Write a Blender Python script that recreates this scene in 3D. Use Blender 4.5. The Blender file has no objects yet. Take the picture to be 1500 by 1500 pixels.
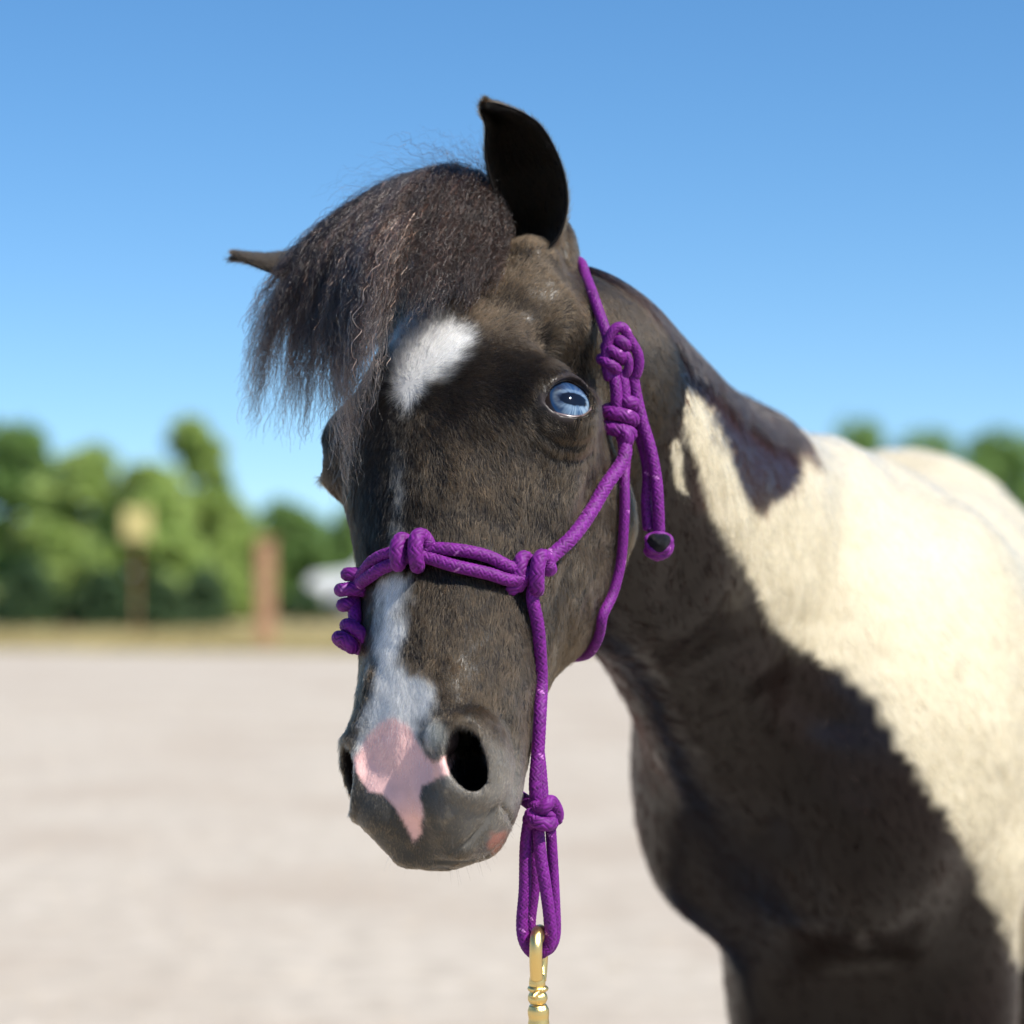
import bpy, bmesh, math, os
import numpy as np
from mathutils import Vector, Matrix
from mathutils.bvhtree import BVHTree

rng = np.random.default_rng(7)
R = math.radians
scene = bpy.context.scene
QUICK = False

# ------------------------------------------------------------------ camera, light, exposure
FPX = 3686.0                 # focal length in units of the 1500-unit wide picture
CAMH = 0.95
PITCH = math.atan(90 / FPX)
cam_d = bpy.data.cameras.new('camera')
cam = bpy.data.objects.new('camera', cam_d)
scene.collection.objects.link(cam)
scene.camera = cam
cam.location = (0, 0, CAMH)
cam.rotation_euler = (math.pi / 2 + PITCH, 0, 0)
cam_d.sensor_width = 36
cam_d.lens = 36 * FPX / 1500
cam_d.clip_start = 0.05
cam_d.clip_end = 3000
cam_d.dof.use_dof = True
cam_d.dof.focus_distance = 1.47
cam_d.dof.aperture_fstop = 5.2

SUN_EL, SUN_AZ = R(49), R(57)       # azimuth measured from -Y (behind the camera) towards +X
sund = Vector((math.cos(SUN_EL) * math.sin(SUN_AZ), -math.cos(SUN_EL) * math.cos(SUN_AZ), math.sin(SUN_EL)))
world = bpy.data.worlds.new('World')
scene.world = world
world.use_nodes = True
nt = world.node_tree
bg = nt.nodes['Background']
sky = nt.nodes.new('ShaderNodeTexSky')
sky.sky_type = 'NISHITA'
sky.sun_disc = False
sky.sun_elevation = SUN_EL
sky.sun_rotation = math.atan2(sund.x, sund.y)
sky.altitude = 1500
sky.air_density = 1.0
sky.dust_density = 0.2
sky.ozone_density = 2.5
_hs = nt.nodes.new('ShaderNodeHueSaturation'); _hs.inputs['Saturation'].default_value = 1.24; _hs.inputs['Hue'].default_value = 0.498
nt.links.new(sky.outputs[0], _hs.inputs['Color']); nt.links.new(_hs.outputs[0], bg.inputs[0])
_tc = nt.nodes.new('ShaderNodeTexCoord'); _va = nt.nodes.new('ShaderNodeVectorMath'); _va.operation = 'ADD'; _va.inputs[1].default_value = (0, 0, 0.05)
_vn = nt.nodes.new('ShaderNodeVectorMath'); _vn.operation = 'NORMALIZE'
nt.links.new(_tc.outputs['Generated'], _va.inputs[0]); nt.links.new(_va.outputs[0], _vn.inputs[0]); nt.links.new(_vn.outputs[0], sky.inputs[0])
bg.inputs[1].default_value = 0.108
sl = bpy.data.lights.new('sun', 'SUN')
sl.energy = 5.0
sl.angle = R(0.5)
sl.color = (1.0, 0.955, 0.89)
so = bpy.data.objects.new('sun', sl)
scene.collection.objects.link(so)
so.rotation_euler = sund.to_track_quat('Z', 'Y').to_euler()
so.location = (3, -3, 6)
scene.view_settings.view_transform = 'Standard'
scene.view_settings.look = 'None'
scene.view_settings.exposure = 0.62
scene.view_settings.gamma = 1
scene.render.hair_type = 'STRIP' if hasattr(scene.render, 'hair_type') else 'STRIP'
scene.cycles.sample_clamp_indirect = 4.0
scene.cycles.max_bounces = 8
scene.cycles.transparent_max_bounces = 8
try:
    scene.cycles_curves.shape = 'RIBBONS'
    scene.cycles_curves.subdivisions = 2
except Exception:
    pass

# ------------------------------------------------------------------ helpers
cP, sP = math.cos(PITCH), math.sin(PITCH)
def P(px, py, d):
    """point seen at (px,py) of the 1500-unit picture, d metres in front of the camera"""
    x = (px - 750) / FPX * d
    u = (750 - py) / FPX * d
    return np.array((x, d * cP - u * sP, CAMH + d * sP + u * cP))

def project(p):
    p = np.asarray(p, dtype=float)
    x = p[..., 0]; y = p[..., 1]; z = p[..., 2] - CAMH
    d = y * cP + z * sP
    u = -y * sP + z * cP
    d = np.maximum(d, 1e-3)
    return 750 + x / d * FPX, 750 - u / d * FPX

def link(o, parent=None):
    scene.collection.objects.link(o)
    if parent is not None:
        o.parent = parent
        o.matrix_parent_inverse = parent.matrix_world.inverted()
    return o

def thing(name, label, cat, loc=(0, 0, 0), group=None):
    o = bpy.data.objects.new(name, None)
    link(o)
    o.location = loc
    o.empty_display_size = 0.1
    bpy.context.view_layer.update()
    o['label'] = label; o['category'] = cat
    if group: o['group'] = group
    return o

def tag(o, label, cat, group=None):
    o['label'] = label; o['category'] = cat
    if group: o['group'] = group
    return o

def mesh_obj(name, verts, faces, mat, parent=None, smooth=True):
    me = bpy.data.meshes.new(name)
    v = np.asarray(verts, dtype=np.float32)
    if isinstance(faces, np.ndarray):
        n, k = faces.shape
        me.vertices.add(len(v)); me.vertices.foreach_set('co', v.ravel())
        me.loops.add(n * k); me.loops.foreach_set('vertex_index', faces.ravel().astype(np.int32))
        me.polygons.add(n)
        me.polygons.foreach_set('loop_start', np.arange(0, n * k, k, dtype=np.int32))
        me.update(calc_edges=True)
    else:
        me.from_pydata([tuple(a) for a in v], [], faces)
    if smooth:
        me.polygons.foreach_set('use_smooth', np.ones(len(me.polygons), dtype=bool))
    me.update()
    if mat: me.materials.append(mat)
    o = bpy.data.objects.new(name, me)
    return link(o, parent)

def set_color(me, name, cols):
    a = me.color_attributes.new(name, 'FLOAT_COLOR', 'POINT')
    c = np.ones((len(me.vertices), 4), dtype=np.float32)
    c[:, :3] = cols
    a.data.foreach_set('color', c.ravel())

def bake_local(o):
    """vertices given in world space; parent at a location: keep matrix_parent_inverse (already set)"""
    return o

def hair_obj(name, pts, radius, cols, mat, parent=None):
    """pts (n,k,3) float; radius (n,k) or scalar; cols (n,3)"""
    n, k, _ = pts.shape
    hc = bpy.data.hair_curves.new(name)
    hc.add_curves([k] * n)
    hc.attributes['position'].data.foreach_set('vector', np.ascontiguousarray(pts, dtype=np.float32).ravel())
    ra = hc.attributes.get('radius') or hc.attributes.new('radius', 'FLOAT', 'POINT')
    ra.data.foreach_set('value', np.broadcast_to(radius, (n, k)).astype(np.float32).ravel())
    ta = hc.attributes.new('tint', 'FLOAT_COLOR', 'CURVE')
    c = np.ones((n, 4), dtype=np.float32); c[:, :3] = cols
    ta.data.foreach_set('color', c.ravel())
    hc.materials.append(mat)
    o = bpy.data.objects.new(name, hc)
    return link(o, parent)

def new_mat(name):
    m = bpy.data.materials.new(name)
    m.use_nodes = True
    t = m.node_tree
    b = t.nodes['Principled BSDF']
    return m, t, b

def attr_node(t, name):
    a = t.nodes.new('ShaderNodeAttribute'); a.attribute_name = name
    return a

def catmull(pts, step):
    """uniform resample of a centripetal-ish Catmull-Rom through pts (n,3)"""
    p = np.asarray(pts, dtype=float)
    p = np.vstack([2 * p[0] - p[1], p, 2 * p[-1] - p[-2]])
    out = []
    for i in range(1, len(p) - 2):
        t = np.linspace(0, 1, 24, endpoint=False)[:, None]
        a, b, c, d = p[i - 1], p[i], p[i + 1], p[i + 2]
        out.append(0.5 * ((2 * b) + (-a + c) * t + (2 * a - 5 * b + 4 * c - d) * t**2 + (-a + 3 * b - 3 * c + d) * t**3))
    out.append(p[-2][None])
    q = np.vstack(out)
    s = np.r_[0, np.cumsum(np.linalg.norm(np.diff(q, axis=0), axis=1))]
    n = max(4, int(s[-1] / step))
    u = np.linspace(0, s[-1], n)
    return np.stack([np.interp(u, s, q[:, j]) for j in range(3)], 1), u

# cheap smooth value noise on points
def _hash(ix, iy, iz, seed):
    h = (ix * 374761393 + iy * 668265263 + iz * 2147483647 + seed * 974634777) & 0xffffffff
    h = ((h ^ (h >> 13)) * 1274126177) & 0xffffffff
    return ((h ^ (h >> 16)) & 0xffff) / 65535.0
def vnoise(p, scale, seed=0):
    q = np.asarray(p, dtype=float) * scale + 1000.0
    i = np.floor(q).astype(np.int64); f = q - i
    f = f * f * (3 - 2 * f)
    r = 0
    for dx in (0, 1):
        for dy in (0, 1):
            for dz in (0, 1):
                w = (f[..., 0] if dx else 1 - f[..., 0]) * (f[..., 1] if dy else 1 - f[..., 1]) * (f[..., 2] if dz else 1 - f[..., 2])
                r = r + w * _hash(i[..., 0] + dx, i[..., 1] + dy, i[..., 2] + dz, seed)
    return r * 2 - 1

def poly_sd(px, py, poly):
    """signed distance (negative inside) to polygon in picture units"""
    poly = np.asarray(poly, dtype=float)
    d = np.full(px.shape, 1e18); inside = np.zeros(px.shape, dtype=bool)
    n = len(poly)
    for i in range(n):
        a = poly[i]; b = poly[(i + 1) % n]
        e = b - a; wx = px - a[0]; wy = py - a[1]
        t = np.clip((wx * e[0] + wy * e[1]) / (e @ e + 1e-12), 0, 1)
        d = np.minimum(d, (wx - e[0] * t)**2 + (wy - e[1] * t)**2)
        c = ((a[1] > py) != (b[1] > py)) & (px < (b[0] - a[0]) * (py - a[1]) / (b[1] - a[1] + 1e-12) + a[0])
        inside ^= c
    return np.where(inside, -1, 1) * np.sqrt(d)

def sstep(a, b, x):
    t = np.clip((x - a) / (b - a), 0, 1)
    return t * t * (3 - 2 * t)

# ------------------------------------------------------------------ pony: head frame
U = 1.5 / FPX
YAW, ROLL, NOSE = R(30), R(10), R(20)
_f = np.array((-math.sin(YAW), -math.cos(YAW), 0.0))       # forward (out of the forehead)
_l = np.array((math.cos(YAW), -math.sin(YAW), 0.0))        # lateral, towards picture right
_u = np.array((0, 0, 1.0))
l2 = math.cos(ROLL) * _l + math.sin(ROLL) * _u
u2 = math.cos(ROLL) * _u - math.sin(ROLL) * _l
f3 = math.cos(NOSE) * _f + math.sin(NOSE) * u2             # forehead tips up, nose comes forward
u3 = math.cos(NOSE) * u2 - math.sin(NOSE) * _f
HB = np.stack([l2, -f3, -u3], 0)                           # rows: L, B (back), T (down)
HO = P(602, 620, 1.5)
def head_pt(L, B, T):
    return HO + U * (L * HB[0] + B * HB[1] + T * HB[2])
def to_head(p):
    return (p - HO) @ HB.T / U

# stations:  T,   B0,  B1,   W,  R30  R60  R90  R120 R150
ST = np.array([
 (-415, 190, 225,  24, 1.0, 1.0, 1.0, 1.0, 1.0),
 (-385, 150, 262,  70, 1.0, 1.0, 1.0, 1.0, 1.0),
 (-300,  96, 310, 112, 1.0, 1.0, 1.0, 1.0, 1.0),
 (-200,  36, 352, 150, 1.0, 1.03, 1.0, 1.0, 1.0),
 (-100,   0, 390, 184, 1.02, 1.08, 1.0, 0.96, 0.98),
 (   0, -10, 440, 202, 1.03, 1.10, 0.98, 0.93, 0.98),
 (  90,  -8, 455, 184, 1.03, 1.08, 0.96, 0.92, 1.0),
 ( 180,  -6, 424, 162, 1.01, 1.04, 0.97, 0.94, 1.0),
 ( 260,  -6, 368, 145, 0.99, 1.02, 0.98, 0.95, 0.98),
 ( 340,  -6, 314, 130, 0.99, 1.03, 0.98, 0.95, 0.95),
 ( 420,  -4, 278, 122, 1.00, 1.05, 0.98, 0.96, 0.96),
 ( 490,   4, 244, 119, 1.03, 1.08, 1.0, 0.98, 0.98),
 ( 550,  26, 222, 114, 1.05, 1.08, 1.0, 1.0, 1.0),
 ( 590,  58, 206,  98, 1.05, 1.06, 1.0, 1.0, 1.0),
 ( 620,  96, 180,  60, 1.0, 1.0, 1.0, 1.0, 1.0),
 ( 633, 120, 160,  22, 1.0, 1.0, 1.0, 1.0, 1.0)], dtype=float)
NT, NPH = 300, 121
_tt = np.linspace(ST[0, 0], ST[-1, 0], NT)
def _pchip(x, y, xi):
    h = np.diff(x); dlt = np.diff(y) / h
    m = np.zeros(len(x))
    for i in range(1, len(x) - 1):
        if dlt[i - 1] * dlt[i] > 0:
            w1 = 2 * h[i] + h[i - 1]; w2 = h[i] + 2 * h[i - 1]
            m[i] = (w1 + w2) / (w1 / dlt[i - 1] + w2 / dlt[i])
    m[0] = dlt[0]; m[-1] = dlt[-1]
    k = np.clip(np.searchsorted(x, xi) - 1, 0, len(h) - 1)
    t = (xi - x[k]) / h[k]
    return ((2*t**3 - 3*t**2 + 1) * y[k] + (t**3 - 2*t**2 + t) * h[k] * m[k] + (-2*t**3 + 3*t**2) * y[k+1] + (t**3 - t**2) * h[k] * m[k+1])
_S = {n: _pchip(ST[:, 0], ST[:, i], _tt) for n, i in (('B0', 1), ('B1', 2), ('W', 3))}
for _k in _S:                               # slight smoothing of the profiles
    a = _S[_k]
    for _ in range(20): a[1:-1] = 0.25 * a[:-2] + 0.5 * a[1:-1] + 0.25 * a[2:]
_ph = np.linspace(0, 180, NPH)
_RT = np.zeros((NT, NPH))
_cols = np.array([_pchip(ST[:, 0], ST[:, i], _tt) for i in range(4, 9)])
for i in range(NT):
    c = _cols[:, i]
    xs = np.array([-30, 0, 30, 60, 90, 120, 150, 180, 210.]); ys = np.array([c[0], 1.0, c[0], c[1], c[2], c[3], c[4], 1.0, c[4]])
    _RT[i] = np.interp(_ph, xs, ys)
    for _ in range(60):
        a = _RT[i]; b = np.r_[a[1], a, a[-2]]
        _RT[i] = 0.25 * b[:-2] + 0.5 * b[1:-1] + 0.25 * b[2:]

def head_loft(q):
    L, B, T = q[:, 0], q[:, 1], q[:, 2]
    tc = np.clip(T, ST[0, 0], ST[-1, 0])
    x = (tc - ST[0, 0]) / (ST[-1, 0] - ST[0, 0]) * (NT - 1)
    i = np.minimum(x.astype(int), NT - 2); f = x - i
    B0 = _S['B0'][i] * (1 - f) + _S['B0'][i + 1] * f
    B1 = _S['B1'][i] * (1 - f) + _S['B1'][i + 1] * f
    W = _S['W'][i] * (1 - f) + _S['W'][i + 1] * f
    Bc = (B0 + B1) / 2; H = np.maximum((B1 - B0) / 2, 1)
    a = np.abs(L) / W; b = (Bc - B) / H
    rho = np.hypot(a, b)
    ph = np.degrees(np.arctan2(a, b)) / 180 * (NPH - 1)
    j = np.minimum(ph.astype(int), NPH - 2); g = ph - j
    Rr = (_RT[i, j] * (1 - g) + _RT[i, j + 1] * g) * (1 - f) + (_RT[i + 1, j] * (1 - g) + _RT[i + 1, j + 1] * g) * f
    k = np.hypot(a / W, b / H) / np.maximum(rho, 1e-4)
    d = (rho - Rr) / np.maximum(k, 1e-5)
    over = np.abs(T - tc)
    return np.where(over > 0, np.hypot(np.maximum(d, 0), over) , d)

def smin(a, b, k):
    h = np.clip(0.5 + 0.5 * (b - a) / k, 0, 1)
    return b * (1 - h) + a * h - k * h * (1 - h)
def smax(a, b, k):
    return -smin(-a, -b, k)
def ell(q, c, r, M=None):
    p = q - np.asarray(c, dtype=float)
    if M is not None: p = p @ M.T
    r = np.asarray(r, dtype=float)
    k0 = np.sqrt(((p / r)**2).sum(1)); k1 = np.sqrt(((p / (r * r))**2).sum(1))
    return k0 * (k0 - 1) / np.maximum(k1, 1e-9)
def frame(zdir, xhint):
    z = np.asarray(zdir, float); z = z / np.linalg.norm(z)
    x = np.asarray(xhint, float); x = x - z * (x @ z); x /= np.linalg.norm(x)
    return np.stack([x, np.cross(z, x), z], 0)
def cone(q, a, b, ra, rb):
    a = np.asarray(a, float); b = np.asarray(b, float)
    ab = b - a; t = np.clip(((q - a) @ ab) / (ab @ ab), 0, 1)
    return np.linalg.norm(q - a - t[:, None] * ab, axis=1) - (ra + (rb - ra) * t)

EYE_R = 54.0
EYE_C = {s: np.array((s * 172.0, 122.0, -22.0)) for s in (1, -1)}       # head frame
# outward direction of each eye
EYE_OUT = 5.0
EYE_N = {s: np.array((s * 0.86, -0.50, 0.0)) / np.linalg.norm((0.86, 0.50, 0.0)) for s in (1, -1)}
for _s in (1, -1): EYE_C[_s] = EYE_C[_s] + EYE_N[_s] * EYE_OUT
def eye_frame(s):
    n = EYE_N[s]
    up = np.array((0, 0, -1.0)); up = up - n * (up @ n); up /= np.linalg.norm(up)
    side = np.cross(up, n) * s          # towards the front of the face when negative
    fwd = np.array((0, -1.0, 0)); 
    if side @ fwd > 0: side = -side
    return side, up, n                  # side points backwards (outer corner)

def head_sdf(q):
    d = head_loft(q)
    for s in (1, -1):
        m = lambda c: np.array((s * c[0], c[1], c[2]))
        d = smin(d, ell(q, m((164, 118, -36)), (58, 78, 70)), 40)       # orbit
        d = smin(d, cone(q, m((146, 150, 70)), m((116, 150, 250)), 22, 10), 40)   # facial crest
        d = smin(d, cone(q, m((86, 322, 50)), m((66, 300, 200)), 94, 66), 60)   # jowl
        d = smax(d, -ell(q, m((166, 165, -130)), (30, 46, 36)), 60)      # hollow above the eye
        # eyelids and opening
        C = EYE_C[s]; side, up, n = eye_frame(s)
        p = q - C; a = p @ side; b = p @ up; c = p @ n
        d = smin(d, ell(q, C + n * 2, (EYE_R + 7,) * 3), 16)
        rr = np.hypot(a / 1.15, b - 3)
        crease = np.hypot(rr - 57, (np.linalg.norm(p, axis=1) - EYE_R - 9)) - 4.2
        crease = np.where((b > 6) & (c > 0), crease + np.maximum(0, 22 - b) * 0.4, 50)
        d = smax(d, -crease, 5)
        # lid rims
        ang = np.abs(np.linalg.norm(p, axis=1) - EYE_R - 4) 
        op = eye_opening(a, b)
        rim = np.hypot(op - 3, ang) - 5
        d = smin(d, np.where(c > 0, rim, 60), 7)
        op = np.maximum(op, -c + 4)
        d = smax(d, -op, 3)
    for s in (1, -1):
        m = lambda c: np.array((s * c[0], c[1], c[2]))
        d = smin(d, ell(q, m((76, 62, 500)), ((50, 54, 70) if s > 0 else (46, 52, 70))), 18)        # nostril wing
        d = smin(d, cone(q, m((50, 34, 400)), m((62, 36, 450)), 26, 30), 30)
        d = smin(d, cone(q, m((44, 72, 560)), m((38, 112, 600)), 54, 38), 26)  # upper lip
        Mx = frame(m((0.10, 0.30, 1.0)), m((1, 0.35, 0)))
        d_in = d
        cav = ell(q, m((82, 74, 506)), (31, 88, 55), Mx)
        rim_ = np.hypot(cav - 10, d_in - 1) - (9 if s > 0 else 4) + np.maximum(0, 66 - s * q[:, 0]) * 0.35
        d = smin(d, rim_, 9)
        d = smax(d, -cav, 8)
        if s > 0: d = smax(d, -cone(q, m((84, 40, 466)), m((64, 14, 457)), 15, 9), 6)
        d = smax(d, -cone(q, m((74, 70, 485)), m((40, 170, 430)), 26, 18), 8)
        d = smin(d, ell(q, m((66, 20, 487)), (22, 28, 25)) + (0 if s > 0 else 12), 9)        # inner fold
    chin = smin(ell(q, (0, 200, 560), (58, 52, 50)), ell(q, (0, 146, 596), (54, 46, 34)), 24)
    d = smin(d, chin, 7)
    slit = np.maximum(np.abs(q[:, 2] - (572 + 0.20 * (q[:, 1] - 140))) - 2.2, np.maximum(105 - q[:, 1], 52 - np.abs(q[:, 0])))
    d = smax(d, -slit, 5)
    for s in (1, -1):
        b = EAR_BASE[s]
        d = smin(d, cone(q, b + np.array((-s * 4, 6, 60)), b, 64, 46), 46)
        d = smin(d, ell(q, EAR_BACK * np.array((s, 1, 1)), (34, 42, 66)), 20)
    return d
def eye_opening(a, b):
    """2-D distance-like function of the lid opening; a: towards outer corner, b: up"""
    b = b - 6 - a * 0.24
    aa = a / np.where(a < 0, 44.0, 33.0)
    top = 39 * np.sqrt(np.clip(1 - np.abs(aa)**np.where(a < 0, 1.7, 2.4), 0, 1))
    bot = 29 * np.sqrt(np.clip(1 - np.abs(aa)**np.where(a < 0, 1.5, 2.6), 0, 1))
    op = np.where(b > 0, b - top, -b - bot)
    return np.maximum(op * 0.8, (np.abs(aa) - 1) * 38)
EAR_BASE = {1: np.array((104.0, 150.0, -306.0)), -1: np.array((-104.0, 150.0, -306.0))}
EAR_BACK = to_head(P(812, 372, 1.605))

# neck and body in world metres : (centre, up-axis half size, lateral half size, along half size, along dir, up hint)
def interp_chain(st, n):
    st = [tuple(np.asarray(v, float) if hasattr(v, '__len__') else float(v) for v in s) for s in st]
    out = []
    for i in range(len(st) - 1):
        for j in range(n):
            t = j / n
            out.append([a * (1 - t) + b * t for a, b in zip(st[i], st[i + 1])])
    out.append(list(st[-1]))
    return out
NECK = interp_chain([(np.array(a + (0,)), np.array(b + (0,)), d, w, l) for a, b, d, w, l in [
    # crest, underside (picture units), depth, half thickness, half length
    ((835, 398), (770, 560), 1.60, 0.045, .06),
    ((895, 438), (800, 790), 1.66, 0.052, .06),
    ((955, 502), (866, 888), 1.73, 0.058, .06),
    ((1018, 563), (898, 968), 1.80, 0.066, .06),
    ((1078, 596), (978, 1045), 1.88, 0.066, .06),
    ((1130, 622), (1014, 1135), 1.95, 0.072, .06),
    ((1180, 655), (1040, 1220), 2.02, 0.080, .06),
    ((1230, 690), (1026, 1365), 2.10, 0.098, .07)]], 4)
PRIM = []
_nc = [P(*((c[0] + c[1]) / 2)[:2], c[2]) for c in NECK]
for i, (cr, un, dp, w, l) in enumerate(NECK):
    y = P(cr[0], cr[1], dp) - P(un[0], un[1], dp); h = np.linalg.norm(y) / 2; y = y / (2 * h)
    z = _nc[min(i + 1, len(_nc) - 1)] - _nc[max(i - 1, 0)]; z = z - y * (z @ y); z /= np.linalg.norm(z)
    PRIM.append(('e', _nc[i], (w, h - 0.008, l), np.stack([np.cross(y, z), y, z], 0), 0.03))
BX = np.array((math.sin(R(13)), math.cos(R(13)), 0.0))        # body axis, pointing to the rump
BL = np.array((BX[1], -BX[0], 0.0))                           # body left side (picture right)
CH = np.array((0.255, 2.02, 0.86))
FB = np.stack([BL, np.array((0, 0, 1.0)), BX], 0)
def bp(l, z, a): return np.array((CH[0], CH[1], 0)) + BL * l + BX * a + np.array((0, 0, z))
PRIM += [
    ('e', bp(0.02, 0.82, 0.02), (0.105, 0.17, 0.13), FB, 0.05),       # breast
    ('e', bp(0.01, 0.815, 0.22), (0.165, 0.225, 0.23), FB, 0.06),
    ('e', bp(0.00, 0.80, 0.48), (0.205, 0.23, 0.26), FB, 0.06),
    ('e', bp(0.00, 0.84, 0.74), (0.195, 0.215, 0.22), FB, 0.06),
    ('e', bp(-0.01, 0.895, 0.92), (0.180, 0.20, 0.18), FB, 0.06),       # croup
    ('e', bp(-0.03, 0.985, 0.15), (0.055, 0.075, 0.16), FB, 0.07),     # withers
]
for s in (1, -1):
    PRIM += [
        ('e', bp(s * 0.095, 0.84, 0.12), (0.05, 0.16, 0.11), FB, 0.05),    # shoulder
        ('c', bp(s * 0.060 + 0.018, 0.70, 0.10), bp(s * 0.060 + 0.018, 0.58, 0.15), 0.060, 0.055, 0.05),
        ('c', bp(s * 0.060 + 0.018, 0.60, 0.15), bp(s * 0.065 + 0.015, 0.36, 0.14), 0.052, 0.034, 0.04),
        ('c', bp(s * 0.065 + 0.015, 0.36, 0.14), bp(s * 0.065 + 0.015, 0.31, 0.14), 0.036, 0.033, 0.02),
        ('c', bp(s * 0.065 + 0.015, 0.31, 0.14), bp(s * 0.065 + 0.015, 0.14, 0.14), 0.025, 0.023, 0.02),
        ('c', bp(s * 0.065 + 0.015, 0.13, 0.14), bp(s * 0.065 + 0.015, 0.07, 0.11), 0.030, 0.026, 0.02),
        ('e', bp(s * 0.115, 0.78, 0.95), (0.085, 0.20, 0.14), FB, 0.05),    # haunch
        ('c', bp(s * 0.12, 0.68, 0.90), bp(s * 0.12, 0.50, 1.00), 0.085, 0.055, 0.04),
        ('c', bp(s * 0.12, 0.50, 1.00), bp(s * 0.115, 0.40, 1.07), 0.045, 0.034, 0.03),
        ('c', bp(s * 0.115, 0.40, 1.07), bp(s * 0.115, 0.14, 1.04), 0.030, 0.024, 0.02),
        ('c', bp(s * 0.115, 0.13, 1.04), bp(s * 0.115, 0.07, 1.01), 0.030, 0.026, 0.02),
    ]
# head-neck junction
PRIM.append(('c', head_pt(0, 240, -200), P(850, 600, 1.66), 0.044, 0.055, 0.03))

def prim_bound(pr):
    if pr[0] == 'e': return pr[1], max(pr[2])
    a, b = pr[1], pr[2]
    return (a + b) / 2, np.linalg.norm(b - a) / 2 + max(pr[3], pr[4])
BOUNDS = [prim_bound(p) for p in PRIM]
HC = head_pt(0, 200, 150)
def body_sdf(p):
    d = np.full(len(p), 0.5)
    far = np.full(len(p), 0.5)
    for pr, (c, r) in zip(PRIM, BOUNDS):
        dist = np.linalg.norm(p - c, axis=1) - r
        far = np.minimum(far, np.maximum(dist, 0.03))
        m = dist < 0.08
        if not m.any(): continue
        q = p[m]
        e = ell(q, pr[1], pr[2], pr[3]) if pr[0] == 'e' else cone(q, pr[1], pr[2], pr[3], pr[4])
        d[m] = smin(d[m], e, pr[-1])
    d = np.where(d > 0.49, np.maximum(far, 0.03), d)
    return d
def full_sdf(p):
    d = body_sdf(p)
    m = np.linalg.norm(p - HC, axis=1) < 0.42
    if m.any():
        q = to_head(p[m])
        hd = head_sdf(q) * U
        # keep the jowl as its own rounded edge over the neck
        d[m] = smin(hd, d[m], 0.012)
    return d

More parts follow.
